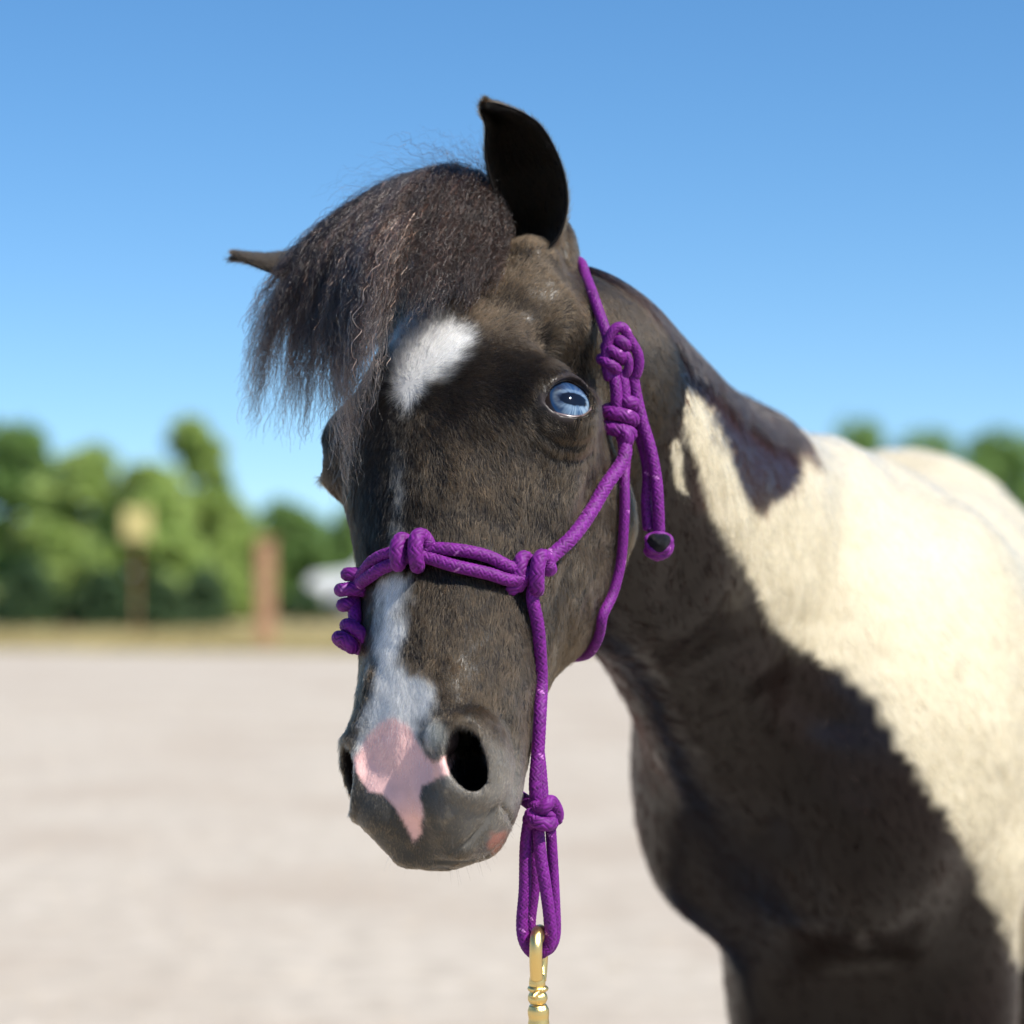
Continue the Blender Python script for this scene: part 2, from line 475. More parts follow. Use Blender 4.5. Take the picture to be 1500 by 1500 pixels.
def axis_grid(lo, hi, flo, fhi, fine, coarse):
    a = np.arange(flo, fhi, fine)
    left = []; x = flo; s = fine
    while x > lo: s = min(s * 1.12, coarse); x -= s; left.append(x)
    right = []; x = a[-1]; s = fine
    while x < hi: s = min(s * 1.12, coarse); x += s; right.append(x)
    return np.r_[left[::-1], a, right]
def extract(quick):
    fine = 0.0045 if quick else 0.0020
    gx = axis_grid(-0.25, 0.95, -0.165, 0.10, fine, 0.012)
    gy = axis_grid(1.20, 3.45, 1.31, 1.62, fine, 0.014)
    gz = axis_grid(0.02, 1.25, 0.76, 1.20, fine, 0.012)
    K = 6
    def pad(g):
        n = (-(len(g) - 1)) % K
        return np.r_[g, g[-1] + np.arange(1, n + 1) * 0.012]
    gx, gy, gz = pad(gx), pad(gy), pad(gz)
    bxs, bys, bzs = [(len(g) - 1) // K for g in (gx, gy, gz)]
    cx = [(g[:-1:K] + g[K::K]) / 2 for g in (gx, gy, gz)]; hx = [(g[K::K] - g[:-1:K]) / 2 for g in (gx, gy, gz)]
    C = np.stack(np.meshgrid(*cx, indexing='ij'), -1).reshape(-1, 3)
    Hh = np.linalg.norm(np.stack(np.meshgrid(*hx, indexing='ij'), -1).reshape(-1, 3), axis=1)
    f = full_sdf(C)
    keep = np.abs(f) < Hh * 1.5 + 0.012
    kb = np.nonzero(keep)[0]
    F = np.full((len(gx), len(gy), len(gz)), np.nan, dtype=np.float32)
    bi, bj, bk = np.unravel_index(kb, (bxs, bys, bzs))
    mark = np.zeros(F.shape, dtype=bool)
    for a in range(K + 1):
        for b in range(K + 1):
            for c in range(K + 1):
                mark[bi * K + a, bj * K + b, bk * K + c] = True
    I, J, Kk = np.nonzero(mark)
    pts = np.stack([gx[I], gy[J], gz[Kk]], 1)
    vals = np.concatenate([full_sdf(pts[s:s + 400000]) for s in range(0, len(pts), 400000)])
    F[I, J, Kk] = vals
    # surface nets
    def cell(a):
        return (a[:-1, :-1, :-1], a[1:, :-1, :-1], a[:-1, 1:, :-1], a[1:, 1:, :-1], a[:-1, :-1, 1:], a[1:, :-1, 1:], a[:-1, 1:, 1:], a[1:, 1:, 1:])
    S = F < 0
    ok = ~np.isnan(F)
    cs = cell(S); co = cell(ok)
    anyi = np.zeros(cs[0].shape, bool); alli = np.ones(cs[0].shape, bool); allok = np.ones(cs[0].shape, bool)
    for a, b in zip(cs, co): anyi |= a; alli &= a; allok &= b
    act = anyi & ~alli & allok
    ci, cj, ck = np.nonzero(act)
    idx = np.full(act.shape, -1, dtype=np.int64); idx[ci, cj, ck] = np.arange(len(ci))
    acc = np.zeros((len(ci), 3)); cnt = np.zeros(len(ci))
    corners = [(0,0,0),(1,0,0),(0,1,0),(1,1,0),(0,0,1),(1,0,1),(0,1,1),(1,1,1)]
    edges = [(0,1),(2,3),(4,5),(6,7),(0,2),(1,3),(4,6),(5,7),(0,4),(1,5),(2,6),(3,7)]
    def cpos(c): return np.stack([gx[ci + c[0]], gy[cj + c[1]], gz[ck + c[2]]], 1)
    def cval(c): return F[ci + c[0], cj + c[1], ck + c[2]]
    for e0, e1 in edges:
        a, b = corners[e0], corners[e1]
        va, vb = cval(a), cval(b)
        m = (va < 0) != (vb < 0)
        t = np.where(m, va / np.where(m, va - vb, 1), 0)[:, None]
        acc += np.where(m[:, None], cpos(a) * (1 - t) + cpos(b) * t, 0); cnt += m
    V = acc / cnt[:, None]
    faces = []
    for ax in range(3):
        sl0 = [slice(None)] * 3; sl1 = [slice(None)] * 3
        sl0[ax] = slice(0, -1); sl1[ax] = slice(1, None)
        A = S[tuple(sl0)]; Bm = S[tuple(sl1)]
        i, j, k = np.nonzero((A != Bm) & ok[tuple(sl0)] & ok[tuple(sl1)])
        ax1, ax2 = (ax + 1) % 3, (ax + 2) % 3
        base = np.stack([i, j, k], 1)
        g = (base[:, ax1] > 0) & (base[:, ax2] > 0) & (base[:, ax1] < act.shape[ax1]) & (base[:, ax2] < act.shape[ax2])
        base = base[g]
        flip = A[base[:, 0], base[:, 1], base[:, 2]]
        e1 = np.zeros(3, int); e1[ax1] = 1; e2 = np.zeros(3, int); e2[ax2] = 1
        ids = [idx[tuple((base - o).T)] for o in (e1 * 0, e1, e1 + e2, e2)]
        fq = np.stack(ids, 1)
        gd = (fq >= 0).all(1)
        fq = fq[gd]; fl = flip[gd]
        fq[~fl] = fq[~fl][:, ::-1]
        faces.append(fq)
    Fc = np.concatenate(faces)
    # project to the surface
    for _ in range(2):
        e = 0.0006
        d0 = full_sdf(V)
        g = np.stack([full_sdf(V + np.eye(3)[a] * e) - full_sdf(V - np.eye(3)[a] * e) for a in range(3)], 1) / (2 * e)
        gn = (g**2).sum(1)
        st = d0 / np.maximum(gn, 0.2)
        st = np.clip(st, -0.002, 0.002)
        V = V - 0.7 * g * st[:, None]
    return V, Fc

V, Fq = extract(QUICK)
def vsmooth(V, F, n, lam=0.5):
    for _ in range(n):
        acc = np.zeros_like(V); cnt = np.zeros(len(V))
        for a, b in ((0, 1), (1, 2), (2, 3), (3, 0)):
            for x, y in ((a, b), (b, a)):
                for j in range(3):
                    acc[:, j] += np.bincount(F[:, x], V[F[:, y], j], len(V))
                cnt += np.bincount(F[:, x], minlength=len(V))
        V = V * (1 - lam) + lam * acc / np.maximum(cnt, 1)[:, None]
    return V
V = vsmooth(V, Fq, 2)
def vnormals(V, F):
    a = V[F[:, 2]] - V[F[:, 0]]; b = V[F[:, 3]] - V[F[:, 1]]
    fn = np.cross(a, b)
    N = np.zeros_like(V)
    for k in range(4):
        for j in range(3):
            N[:, j] += np.bincount(F[:, k], fn[:, j], len(V))
    return N / np.maximum(np.linalg.norm(N, axis=1), 1e-12)[:, None], np.linalg.norm(fn, axis=1) / 2
VN, FA = vnormals(V, Fq)
_hd = sstep(0.27, 0.20, np.linalg.norm(V - HC, axis=1))
_vd = V * np.array((1.0, 1.0, 0.8))
_disp = (1 - _hd) * (0.0042 * vnoise(_vd, 11, 51) + 0.0018 * vnoise(_vd, 27, 52) + 0.0006 * vnoise(V, 70, 53)) + _hd * (0.0005 * vnoise(V, 38, 54) + 0.0003 * vnoise(V, 100, 55))
_disp *= sstep(0.012, 0.03, np.min([np.linalg.norm(to_head(V) - EYE_C[s_], axis=1) * U for s_ in (1, -1)], axis=0))
V = V + VN * _disp[:, None]
VN, FA = vnormals(V, Fq)
_camo = Vector((0, 0, CAMH))
def hit(bv, px, py):
    d = Vector(P(px, py, 1.0)) - _camo; d.normalize(); h = bv.ray_cast(_camo, d)
    return None if h[0] is None else np.array(h[0])
# folds, ridges, wrinkles and veins: (points on the skin, height in mm, half width in picture units)
FOLDS = [
 ([(728,1178),(716,1200),(698,1222),(678,1240)], -2.4, 5), ([(742,1180),(728,1210),(704,1238)], 0.9, 9),
 ([(738,1042),(752,1075),(757,1120),(750,1165)], -1.3, 12), ([(668,1036),(700,1030),(725,1042)], -0.8, 9),
 ([(652,1145),(655,1175),(650,1205)], 1.6, 8), ([(636,1150),(634,1185),(640,1215)], -1.2, 8),
 ([(604,1050),(596,1120),(608,1200),(622,1250)], -0.7, 12),
 ([(856,655),(842,720),(826,790),(806,850)], 1.8, 20), ([(812,690),(792,770),(770,850)], -1.2, 26),
 ([(792,632),(815,648),(845,652),(868,640)], -1.1, 5), ([(788,650),(815,668),(850,670),(874,655)], -0.8, 6), ([(784,640),(812,658),(848,661),(870,648)], 0.6, 5),
 ([(770,590),(782,612),(786,632)], -1.2, 7), ([(786,560),(776,580),(766,600)], 0.8, 8),
 ([(700,372),(742,415),(790,440),(826,452)], 0.4, 22), ([(800,398),(838,440),(862,480),(874,520)], 1.2, 14), ([(775,418),(812,436)], -0.8, 28),
 ([(772,498),(806,502)], -2.2, 18), ([(725,520),(765,532),(800,528)], 1.0, 12),
 ([(664,620),(662,720),(668,820),(676,920)], 1.0, 18), ([(716,640),(722,740),(722,820)], -0.9, 26),
 ([(846,760),(820,850),(790,920)], -0.6, 12), ([(880,720),(872,790),(852,860),(830,920)], 0.9, 20),
 ([(690,960),(722,935),(745,900)], 0.35, 8), ([(722,935),(735,975),(742,1010)], 0.3, 8), ([(800,650),(770,700),(762,760)], 0.5, 6), ([(762,760),(740,800)], 0.5, 6), ([(880,830),(850,880),(835,930)], 0.6, 6),
 ([(640,1262),(680,1262),(716,1252)], -1.4, 6), ([(560,1195),(585,1225),(620,1240)], 0.9, 12),
 ([(820,322),(828,350),(826,380)], -1.8, 7), ([(838,330),(842,360),(840,392)], 0.8, 7), ([(800,372),(820,400),(836,425)], -0.8, 12),
 ([(950,470),(1000,560),(1050,680),(1090,800)], 2.2, 40), ([(910,560),(950,680),(985,800),(1010,900)], -3.0, 45), ([(930,860),(960,960),(990,1080)], 2.5, 40),
 ([(1010,1010),(1060,980),(1110,1000)], 4.0, 30), ([(1040,1050),(1080,1090),(1070,1150)], -4.0, 28), ([(1110,1020),(1150,1080),(1200,1120)], 4.0, 34), ([(1150,1010),(1200,1050),(1250,1060)], -3.0, 28),
 ([(1180,1150),(1230,1190),(1290,1220)], 3.5, 30), ([(1220,1260),(1260,1320),(1300,1400)], 3.5, 36), ([(1100,1200),(1160,1260),(1200,1340)], -4.0, 44),
]
if True:
    _bv = BVHTree.FromPolygons([Vector(v) for v in V], Fq.tolist())
    _add = np.zeros(len(V))
    for pts_, amp, wd in FOLDS:
        hp = [hit(_bv, *p_) for p_ in pts_]; hp = [h for h in hp if h is not None]
        if len(hp) < 2: continue
        q_, _ = catmull(np.array(hp), 0.004)
        w_ = wd * np.mean([h[1] for h in hp]) / FPX
        lo, hi = q_.min(0) - 3 * w_, q_.max(0) + 3 * w_
        m_ = np.nonzero(((V > lo) & (V < hi)).all(1))[0]
        d_ = np.full(len(m_), 9.0); tn = np.zeros(len(m_))
        for i_ in range(len(q_) - 1):
            a_ = q_[i_]; e_ = q_[i_ + 1] - a_; t_ = np.clip(((V[m_] - a_) @ e_) / (e_ @ e_), 0, 1)
            dd = np.linalg.norm(V[m_] - a_ - t_[:, None] * e_, axis=1)
            better = dd < d_; d_ = np.where(better, dd, d_); tn = np.where(better, (i_ + t_) / (len(q_) - 1), tn)
        ends = np.clip(np.minimum(tn, 1 - tn) * 6 + 0.35, 0, 1)
        _add[m_] += amp * 0.001 * np.exp(-(d_ / w_)**2) * ends
    V = V + VN * _add[:, None]
    VN, FA = vnormals(V, Fq)

# ------------------------------------------------------------------ coat pattern
STAR = [(590,482),(610,466),(640,462),(664,476),(692,491),(680,512),(664,532),(645,547),(626,562),(610,582),(598,602),(584,578),(578,542),(578,508)]
BLAZE = [(560,846),(600,846),(593,868),(584,900),(590,930),(583,965),(600,983),(620,987),(632,1010),(628,1045),(612,1060),(610,1085),(620,1110),(524,1110),(532,1075),(542,1035),(548,1000),(553,965),(556,920),(558,880)]
SNIP = [(514,1112),(528,1102),(538,1078),(556,1060),(575,1052),(598,1060),(610,1085),(622,1105),(640,1117),(668,1098),(672,1112),(656,1130),(635,1141),(617,1151),(614,1168),(620,1192),(617,1222),(607,1234),(598,1217),(585,1190),(570,1172),(560,1161),(540,1160),(527,1142)]
CREAM = [(996,566),(1022,578),(1045,600),(1052,640),(1068,690),(1092,722),(1106,745),(1119,754),(1134,738),(1142,735),(1158,722),(1170,702),(1175,676),(1166,650),(1156,622),(1147,598),(1140,560),(1700,420),(1900,1700),(1560,1700),(1500,1420),(1430,1290),(1370,1180),(1312,1078),(1285,1030),(1265,1003),(1240,986),(1210,975),(1175,958),(1140,928),(1110,880),(1085,830),(1056,770),(1030,702),(1006,650),(1000,600)]
SPOT = [(984,650),(994,646),(999,664),(999,690),(1004,722),(992,716),(985,692)]
def rgb(r, g, b):
    f = lambda c: (c / 255 / 12.92) if c / 255 <= 0.04045 else ((c / 255 + 0.055) / 1.055)**2.4
    return np.array((f(r), f(g), f(b)))
BLACK = np.array((0.056, 0.037, 0.021))
BODYBLACK = np.array((0.0050, 0.0022, 0.0015))
def coat(p):
    """returns hair colour, skin colour, hair length factor, density factor at world points p"""
    px, py = project(p)
    q = to_head(p)
    n1 = vnoise(p, 60, 1); n2 = vnoise(p, 240, 2); n3 = vnoise(p, 18, 3)
    j = 5 * n1 + 4 * n2
    head = (q[:, 2] > -430) & (q[:, 1] < 470) & (np.abs(q[:, 0]) < 225)
    star = np.where(head & (q[:, 1] < 130), sstep(14, -12, poly_sd(px, py, STAR) + j * 1.6), 0)
    blaze = np.where(head & (q[:, 1] < 150), sstep(13, -11, poly_sd(px, py, BLAZE) + j * 1.6), 0)
    snip = np.where(head & (q[:, 1] < 230), sstep(3, -3, poly_sd(px, py, SNIP) + 0.5 * j), 0)
    streak = np.where(head & (q[:, 1] < 60), 0.16 * (0.5 + n2) * sstep(16, 2, np.abs(px - 584 + (py - 700) * 0.03)) * sstep(600, 760, py) * sstep(880, 850, py), 0)
    l = (p - CH) @ BL
    dp = p[:, 1] * cP + (p[:, 2] - CAMH) * sP
    dc = np.interp(px, [800, 895, 1018, 1130, 1180], [1.60, 1.66, 1.80, 1.95, 2.02])
    nearside = np.where((px < 1180) & (p[:, 1] < 2.1), dp < dc, l > -0.03)
    cream = np.where(~head & nearside, sstep(8, -8, poly_sd(px, py, CREAM) + 1.3 * j + 9 * n3), 0)
    cream = np.where(~head & ~nearside, sstep(-0.05, 0.05, (p - CH) @ BX - 0.15 + 0.05 * n3) * sstep(0.55, 0.65, p[:, 2]), cream)
    cream = np.maximum(cream, np.where(~head, sstep(3, -3, poly_sd(px, py, SPOT) + j * .6), 0))
    legs = (p[:, 2] < 0.50)
    cream = np.where(legs, sstep(0.34, 0.30, p[:, 2] + 0.03 * n3), cream)
    # muzzle skin: thin hair, slate skin
    muz = sstep(430, 560, q[:, 2]) * head
    _hw = (sstep(0.27, 0.21, np.linalg.norm(p - HC, axis=1)) * sstep(470, 380, q[:, 1]))[:, None]
    hc = (BLACK * _hw + BODYBLACK * (1 - _hw)) * (1 + 0.25 * n3 + 0.12 * n1)[:, None]
    # painted shade and blacker hair: forehead, nose, eyes, far side; faded brown cheeks
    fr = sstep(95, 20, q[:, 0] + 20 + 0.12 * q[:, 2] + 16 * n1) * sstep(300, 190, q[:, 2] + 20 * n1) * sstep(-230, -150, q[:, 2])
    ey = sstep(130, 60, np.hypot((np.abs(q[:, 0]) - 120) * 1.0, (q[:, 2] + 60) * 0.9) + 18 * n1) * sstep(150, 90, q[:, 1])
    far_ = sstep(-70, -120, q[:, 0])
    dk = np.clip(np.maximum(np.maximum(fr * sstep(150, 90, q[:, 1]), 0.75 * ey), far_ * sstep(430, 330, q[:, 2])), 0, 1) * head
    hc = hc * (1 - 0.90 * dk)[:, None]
    hc = hc * (1 + 0.5 * muz)[:, None] + (muz * (0.30 + 0.70 * sstep(25, 95, q[:, 0])))[:, None] * np.array((0.085, 0.078, 0.064))  # sunlit side of the muzzle painted paler, here and in the skin
    skin = np.tile(np.array((0.009, 0.007, 0.006)), (len(p), 1))
    skin = skin * _hw + BODYBLACK * 1.15 * (1 - _hw)
    skin = skin * (1 - muz[:, None]) + (muz * (0.40 + 0.60 * sstep(25, 95, q[:, 0])))[:, None] * np.array((0.13, 0.122, 0.108))
    white = np.array((0.70, 0.68, 0.61)); creamc = np.array((0.52, 0.455, 0.325)) * (1 + 0.05 * n3)[:, None]
    mix = np.clip(star * 0.92 + blaze + streak, 0, 1)
    hc = hc * (1 - mix[:, None]) + white * mix[:, None]
    skin = skin * (1 - 0.8 * mix[:, None]) + np.array((0.62, 0.61, 0.59)) * 0.8 * mix[:, None]
    hc = hc * (1 - cream[:, None]) + creamc * cream[:, None]
    lobe = (~head) * sstep(1000, 1040, px) * sstep(760, 740, py) * sstep(560, 590, py)
    hc = hc + lobe[:, None] * np.array((0.018, 0.007, 0.005)); skin = skin + lobe[:, None] * np.array((0.016, 0.006, 0.0045))
    skin = skin * (1 - cream[:, None]) + creamc * cream[:, None]
    pink = np.array((0.76, 0.46, 0.42)) * (1 + 0.10 * n1 + 0.08 * n2)[:, None]
    skin = skin * (1 - snip[:, None]) + pink * snip[:, None]
    hc = hc * (1 - snip[:, None]) + np.array((0.80, 0.58, 0.52)) * snip[:, None]
    lip = np.where(head, sstep(26, 14, np.hypot(px - 738, py - 1240) + j), 0)
    skin = skin * (1 - lip[:, None]) + np.array((0.45, 0.20, 0.15)) * lip[:, None]
    ln = 1 - 0.55 * muz
    dn = (1 - 0.82 * (1 - _hw[:, 0]) * (1 - cream) - 0.15 * muz)
    dn = dn - 0.55 * snip - 0.4 * lip
    dn = np.where(snip > 0.5, dn * 0.5 * (1 + 1.5 * sstep(1130, 1050, py)), dn)
    # eye surroundings: bare dark rim
    for s_ in (1, -1):
        C = EYE_C[s_]; side, up, n = eye_frame(s_)
        r = q - C; a = r @ side; b = r @ up; c = r @ n
        op = eye_opening(a, b)
        m = (c > 0) & (np.abs(a) < 80) & (np.abs(b) < 80) & head
        bare = np.where(m, sstep(10, 4, op), 0)
        skin = skin * (1 - bare[:, None]) + np.array((0.035, 0.028, 0.027)) * bare[:, None]
        ln = np.where(m, ln * (1 - 0.6 * sstep(34, 8, op)), ln)
        dn = dn * (1 - bare)
        Lx = q.copy(); Lx[:, 0] *= s_
        nos = ell(Lx, (82, 76, 506), (33, 92, 57), frame((0.10, 0.30, 1.0), (1, 0.35, 0)))
        inn = np.where(head, sstep(3, -3, nos), 0)
        skin = skin * (1 - inn[:, None]) + np.array((0.012, 0.009, 0.009)) * inn[:, None]
        dn = dn * (1 - inn)
        fold = (s_ > 0) * np.where(head, sstep(5, -5, ell(Lx, (66, 18, 487), (23, 30, 26))), 0) * (1 - snip) * (1 - inn)
        skin = skin * (1 - fold[:, None]) + np.array((0.20, 0.21, 0.195)) * fold[:, None]
        hc = hc * (1 - 0.8 * fold[:, None]) + np.array((0.24, 0.25, 0.23)) * 0.8 * fold[:, None]
    return np.clip(hc, 0.002, 0.9), np.clip(skin, 0.002, 0.9), ln, dn

# ------------------------------------------------------------------ pony materials
def hair_mat(name, rough=0.32, radial=0.35, coat_=0.0, ior=1.55):
    m = bpy.data.materials.new(name); m.use_nodes = True; t = m.node_tree
    t.nodes.remove(t.nodes['Principled BSDF'])
    h = t.nodes.new('ShaderNodeBsdfHairPrincipled')
    h.parametrization = 'COLOR'
    h.inputs['Roughness'].default_value = rough
    h.inputs['Radial Roughness'].default_value = radial
    h.inputs['Random Roughness'].default_value = 0.3
    h.inputs['IOR'].default_value = ior
    if 'Coat' in h.inputs: h.inputs['Coat'].default_value = coat_
    a = attr_node(t, 'tint')
    t.links.new(a.outputs['Color'], h.inputs['Color'])
    t.links.new(h.outputs[0], t.nodes['Material Output'].inputs[0])
    return m
M_coat = hair_mat('short_coat_hair', 0.24, 0.36, 0.0, 1.34)
M_body = hair_mat('glossy_body_hair', 0.14, 0.26, 0.0, 1.17)
M_long = hair_mat('long_hair', 0.18, 0.28, 0.0, 1.42)
M_skin, t, b = new_mat('skin')
a = attr_node(t, 'coat')
t.links.new(a.outputs['Color'], b.inputs['Base Color'])
b.inputs['Roughness'].default_value = 0.33
_sa = attr_node(t, 'gloss'); t.links.new(_sa.outputs['Fac'], b.inputs['Specular IOR Level'])
nz = t.nodes.new('ShaderNodeTexNoise'); nz.inputs['Scale'].default_value = 500; nz.inputs['Detail'].default_value = 3
bm_ = t.nodes.new('ShaderNodeBump'); bm_.inputs['Strength'].default_value = 0.18; bm_.inputs['Distance'].default_value = 0.0006
tc = t.nodes.new('ShaderNodeTexCoord')
t.links.new(tc.outputs['Object'], nz.inputs['Vector'])
t.links.new(nz.outputs['Fac'], bm_.inputs['Height']); t.links.new(bm_.outputs[0], b.inputs['Normal'])

pony = thing('pony', 'black and cream pony with a white forehead star, pink nose and blue eye', 'pony', (CH[0], CH[1], 0))
hc_, sk_, ln_, dn_ = coat(V)
body = mesh_obj('body', V, Fq, M_skin, pony)
set_color(body.data, 'coat', sk_)
_ga = body.data.attributes.new('gloss', 'FLOAT', 'POINT')
_gh = sstep(0.27, 0.21, np.linalg.norm(V - HC, axis=1)) * sstep(470, 380, to_head(V)[:, 1])
_ga.data.foreach_set('value', (0.14 + 0.10 * (1 - _gh) * (1 - np.clip(sk_[:, 0] * 3, 0, 1))).astype(np.float32))
bvh = BVHTree.FromPolygons([Vector(v) for v in V], Fq.tolist())
camo = Vector((0, 0, CAMH))

def S(px, py, off=0.0, fallback=1.6):
    """point on the pony seen at picture position, lifted off the skin by off metres along the normal"""
    d = Vector(P(px, py, 1.0)) - camo; d.normalize()
    h = bvh.ray_cast(camo, d)
    if h[0] is None: return P(px, py, fallback)
    n = h[1]
    if n.dot(d) > 0: n = -n
    return np.array(h[0] + n * off)

def grad(p, e=0.0008):
    return np.stack([full_sdf(p + np.eye(3)[a] * e) - full_sdf(p - np.eye(3)[a] * e) for a in range(3)], 1) / (2 * e)
def push_out(p, margin, it=2):
    p = p.copy(); sh = p.shape; p = p.reshape(-1, 3)
    mg = np.broadcast_to(margin, sh[:-1]).reshape(-1)
    for _ in range(it):
        d = full_sdf(p); m = d < mg
        if not m.any(): break
        g = grad(p[m]); gn = np.maximum(np.linalg.norm(g, axis=1), 0.3)
        p[m] += g / (gn**2)[:, None] * np.clip(mg[m] - d[m], 0, 0.02)[:, None]
    return p.reshape(sh)

def on_offset(p, off, it=6):
    p = p.copy()
    for _ in range(it):
        g = grad(p); p -= g / np.maximum((g**2).sum(1), 0.2)[:, None] * np.clip(full_sdf(p) - off, -0.02, 0.02)[:, None]
    return p

# ------------------------------------------------------------------ coat hair
def flow(p):
    q = to_head(p)
    w = np.stack([(q[:, 0] + 5) * 1.0, 0 * q[:, 0], q[:, 2] + 60], 1)
    wn = np.linalg.norm(w, axis=1)
    w = w / np.maximum(wn, 1)[:, None]
    down = np.stack([0.10 * np.sign(q[:, 0]), 0.35 * sstep(60, 260, q[:, 1]), np.ones(len(q))], 1)
    k = sstep(330, 60, wn)[:, None] * sstep(140, 60, q[:, 1])[:, None]
    up = sstep(-40, -140, q[:, 2])[:, None] * sstep(200, 100, q[:, 1])[:, None]
    w2 = np.stack([0.6 * np.sign(q[:, 0]), 0.3 + 0 * wn, -1.0 + 0 * wn], 1)
    f = down * (1 - up) + w2 * up
    f = f * (1 - k) + w * k
    fh = f @ HB
    nk = np.array((0.45, 0.25, -0.80))[None] + 0.35 * vnoise(p, 9, 21)[:, None] * np.array((1, 0, 0.3)) + 0.35 * vnoise(p, 9, 22)[:, None] * np.array((0, 1, 0.4))
    nkd = np.broadcast_to(nk, fh.shape)
    hw = sstep(0.02, -0.01, np.linalg.norm(p - HC, axis=1) - 0.23)[:, None] * sstep(420, 300, q[:, 1])[:, None]
    return fh * hw + nkd * (1 - hw)

def make_coat(name, N, weight, length, rad, h0, mat, parent, K=4, jit=0.35):
    w = FA * weight; w = w / w.sum()
    fi = rng.choice(len(Fq), N, p=w)
    u, v = rng.random(N)[:, None], rng.random(N)[:, None]
    a, b_, c, d = [V[Fq[fi, k]] for k in range(4)]
    root = (a * (1 - u) + b_ * u) * (1 - v) + (d * (1 - u) + c * u) * v
    na, nb, nc, nd_ = [VN[Fq[fi, k]] for k in range(4)]
    nn = (na * (1 - u) + nb * u) * (1 - v) + (nd_ * (1 - u) + nc * u) * v
    nn /= np.linalg.norm(nn, axis=1)[:, None]
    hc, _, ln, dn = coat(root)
    keep = rng.random(N) < dn
    root, nn, hc, ln = root[keep], nn[keep], hc[keep], ln[keep]
    n = len(root)
    f = flow(root)
    f = f - nn * (f * nn).sum(1)[:, None]
    f /= np.maximum(np.linalg.norm(f, axis=1), 1e-6)[:, None]
    # clumping noise bends the flow direction and the lift
    b2 = np.cross(nn, f)
    _calm = 1 - 0.6 * sstep(-150, -220, to_head(root)[:, 2])
    f = f + b2 * (_calm * (0.45 * vnoise(root, 110, 5) + 0.25 * vnoise(root, 300, 6)) + jit * rng.normal(size=n) * 0.6)[:, None]
    f /= np.linalg.norm(f, axis=1)[:, None]
    lift = h0 * (1 + 0.6 * _calm * vnoise(root, 160, 8) + 0.5 * rng.normal(size=n)); lift = np.clip(lift, 0.05, 0.9)
    L = length * ln * (0.75 + 0.5 * rng.random(n)) 
    t = np.linspace(0, 1, K)
    pts = root[:, None] - nn[:, None] * 0.0004 + f[:, None] * (L[:, None] * t)[..., None] + nn[:, None] * ((L * lift)[:, None] * (t * (1.25 - 0.6 * t)))[..., None]
    pts[:, 1:] += rng.normal(size=(n, K - 1, 3)) * (L * 0.035)[:, None, None]
    big = rng.random(n) < 0.13
    hc = hc * np.exp(rng.normal(size=n) * 0.25)[:, None] * np.where(big, 1.7, 0.92)[:, None]
    rr = rad * np.where(big, 2.0, 1.0)[:, None] * (1 - 0.75 * t)[None] * (0.8 + 0.4 * rng.random(n))[:, None]
    o = hair_obj(name, pts, rr, np.clip(hc, 0.002, 0.92), mat, parent)
    o['kind'] = 'stuff'
    return o
HAIRQ = float(os.environ.get('HAIRQ', '1'))
fc = V[Fq].mean(1)
facing = (VN[Fq].mean(1) * (fc - np.array((0, 0, CAMH)))).sum(1) / np.linalg.norm(fc - np.array((0, 0, CAMH)), axis=1)   # negative: towards camera
hq = to_head(fc)
on_head = (np.linalg.norm(fc - HC, axis=1) < 0.27) & (hq[:, 1] < 430)
wside = np.where(facing < 0.15, 1.0, 0.25) * (1 + 0.8 * sstep(430, 540, hq[:, 2]))
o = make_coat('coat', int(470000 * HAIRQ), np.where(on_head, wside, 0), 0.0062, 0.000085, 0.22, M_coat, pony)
near = (fc[:, 2] > 0.45) & ~on_head
o2 = make_coat('coat', int(200000 * HAIRQ), np.where(near, np.where(facing < 0.15, 1, 0.1) * np.where(fc[:, 1] < 2.1, 1.3, 0.6), 0), 0.013, 0.00022, 0.09, M_body, pony, jit=0.2)

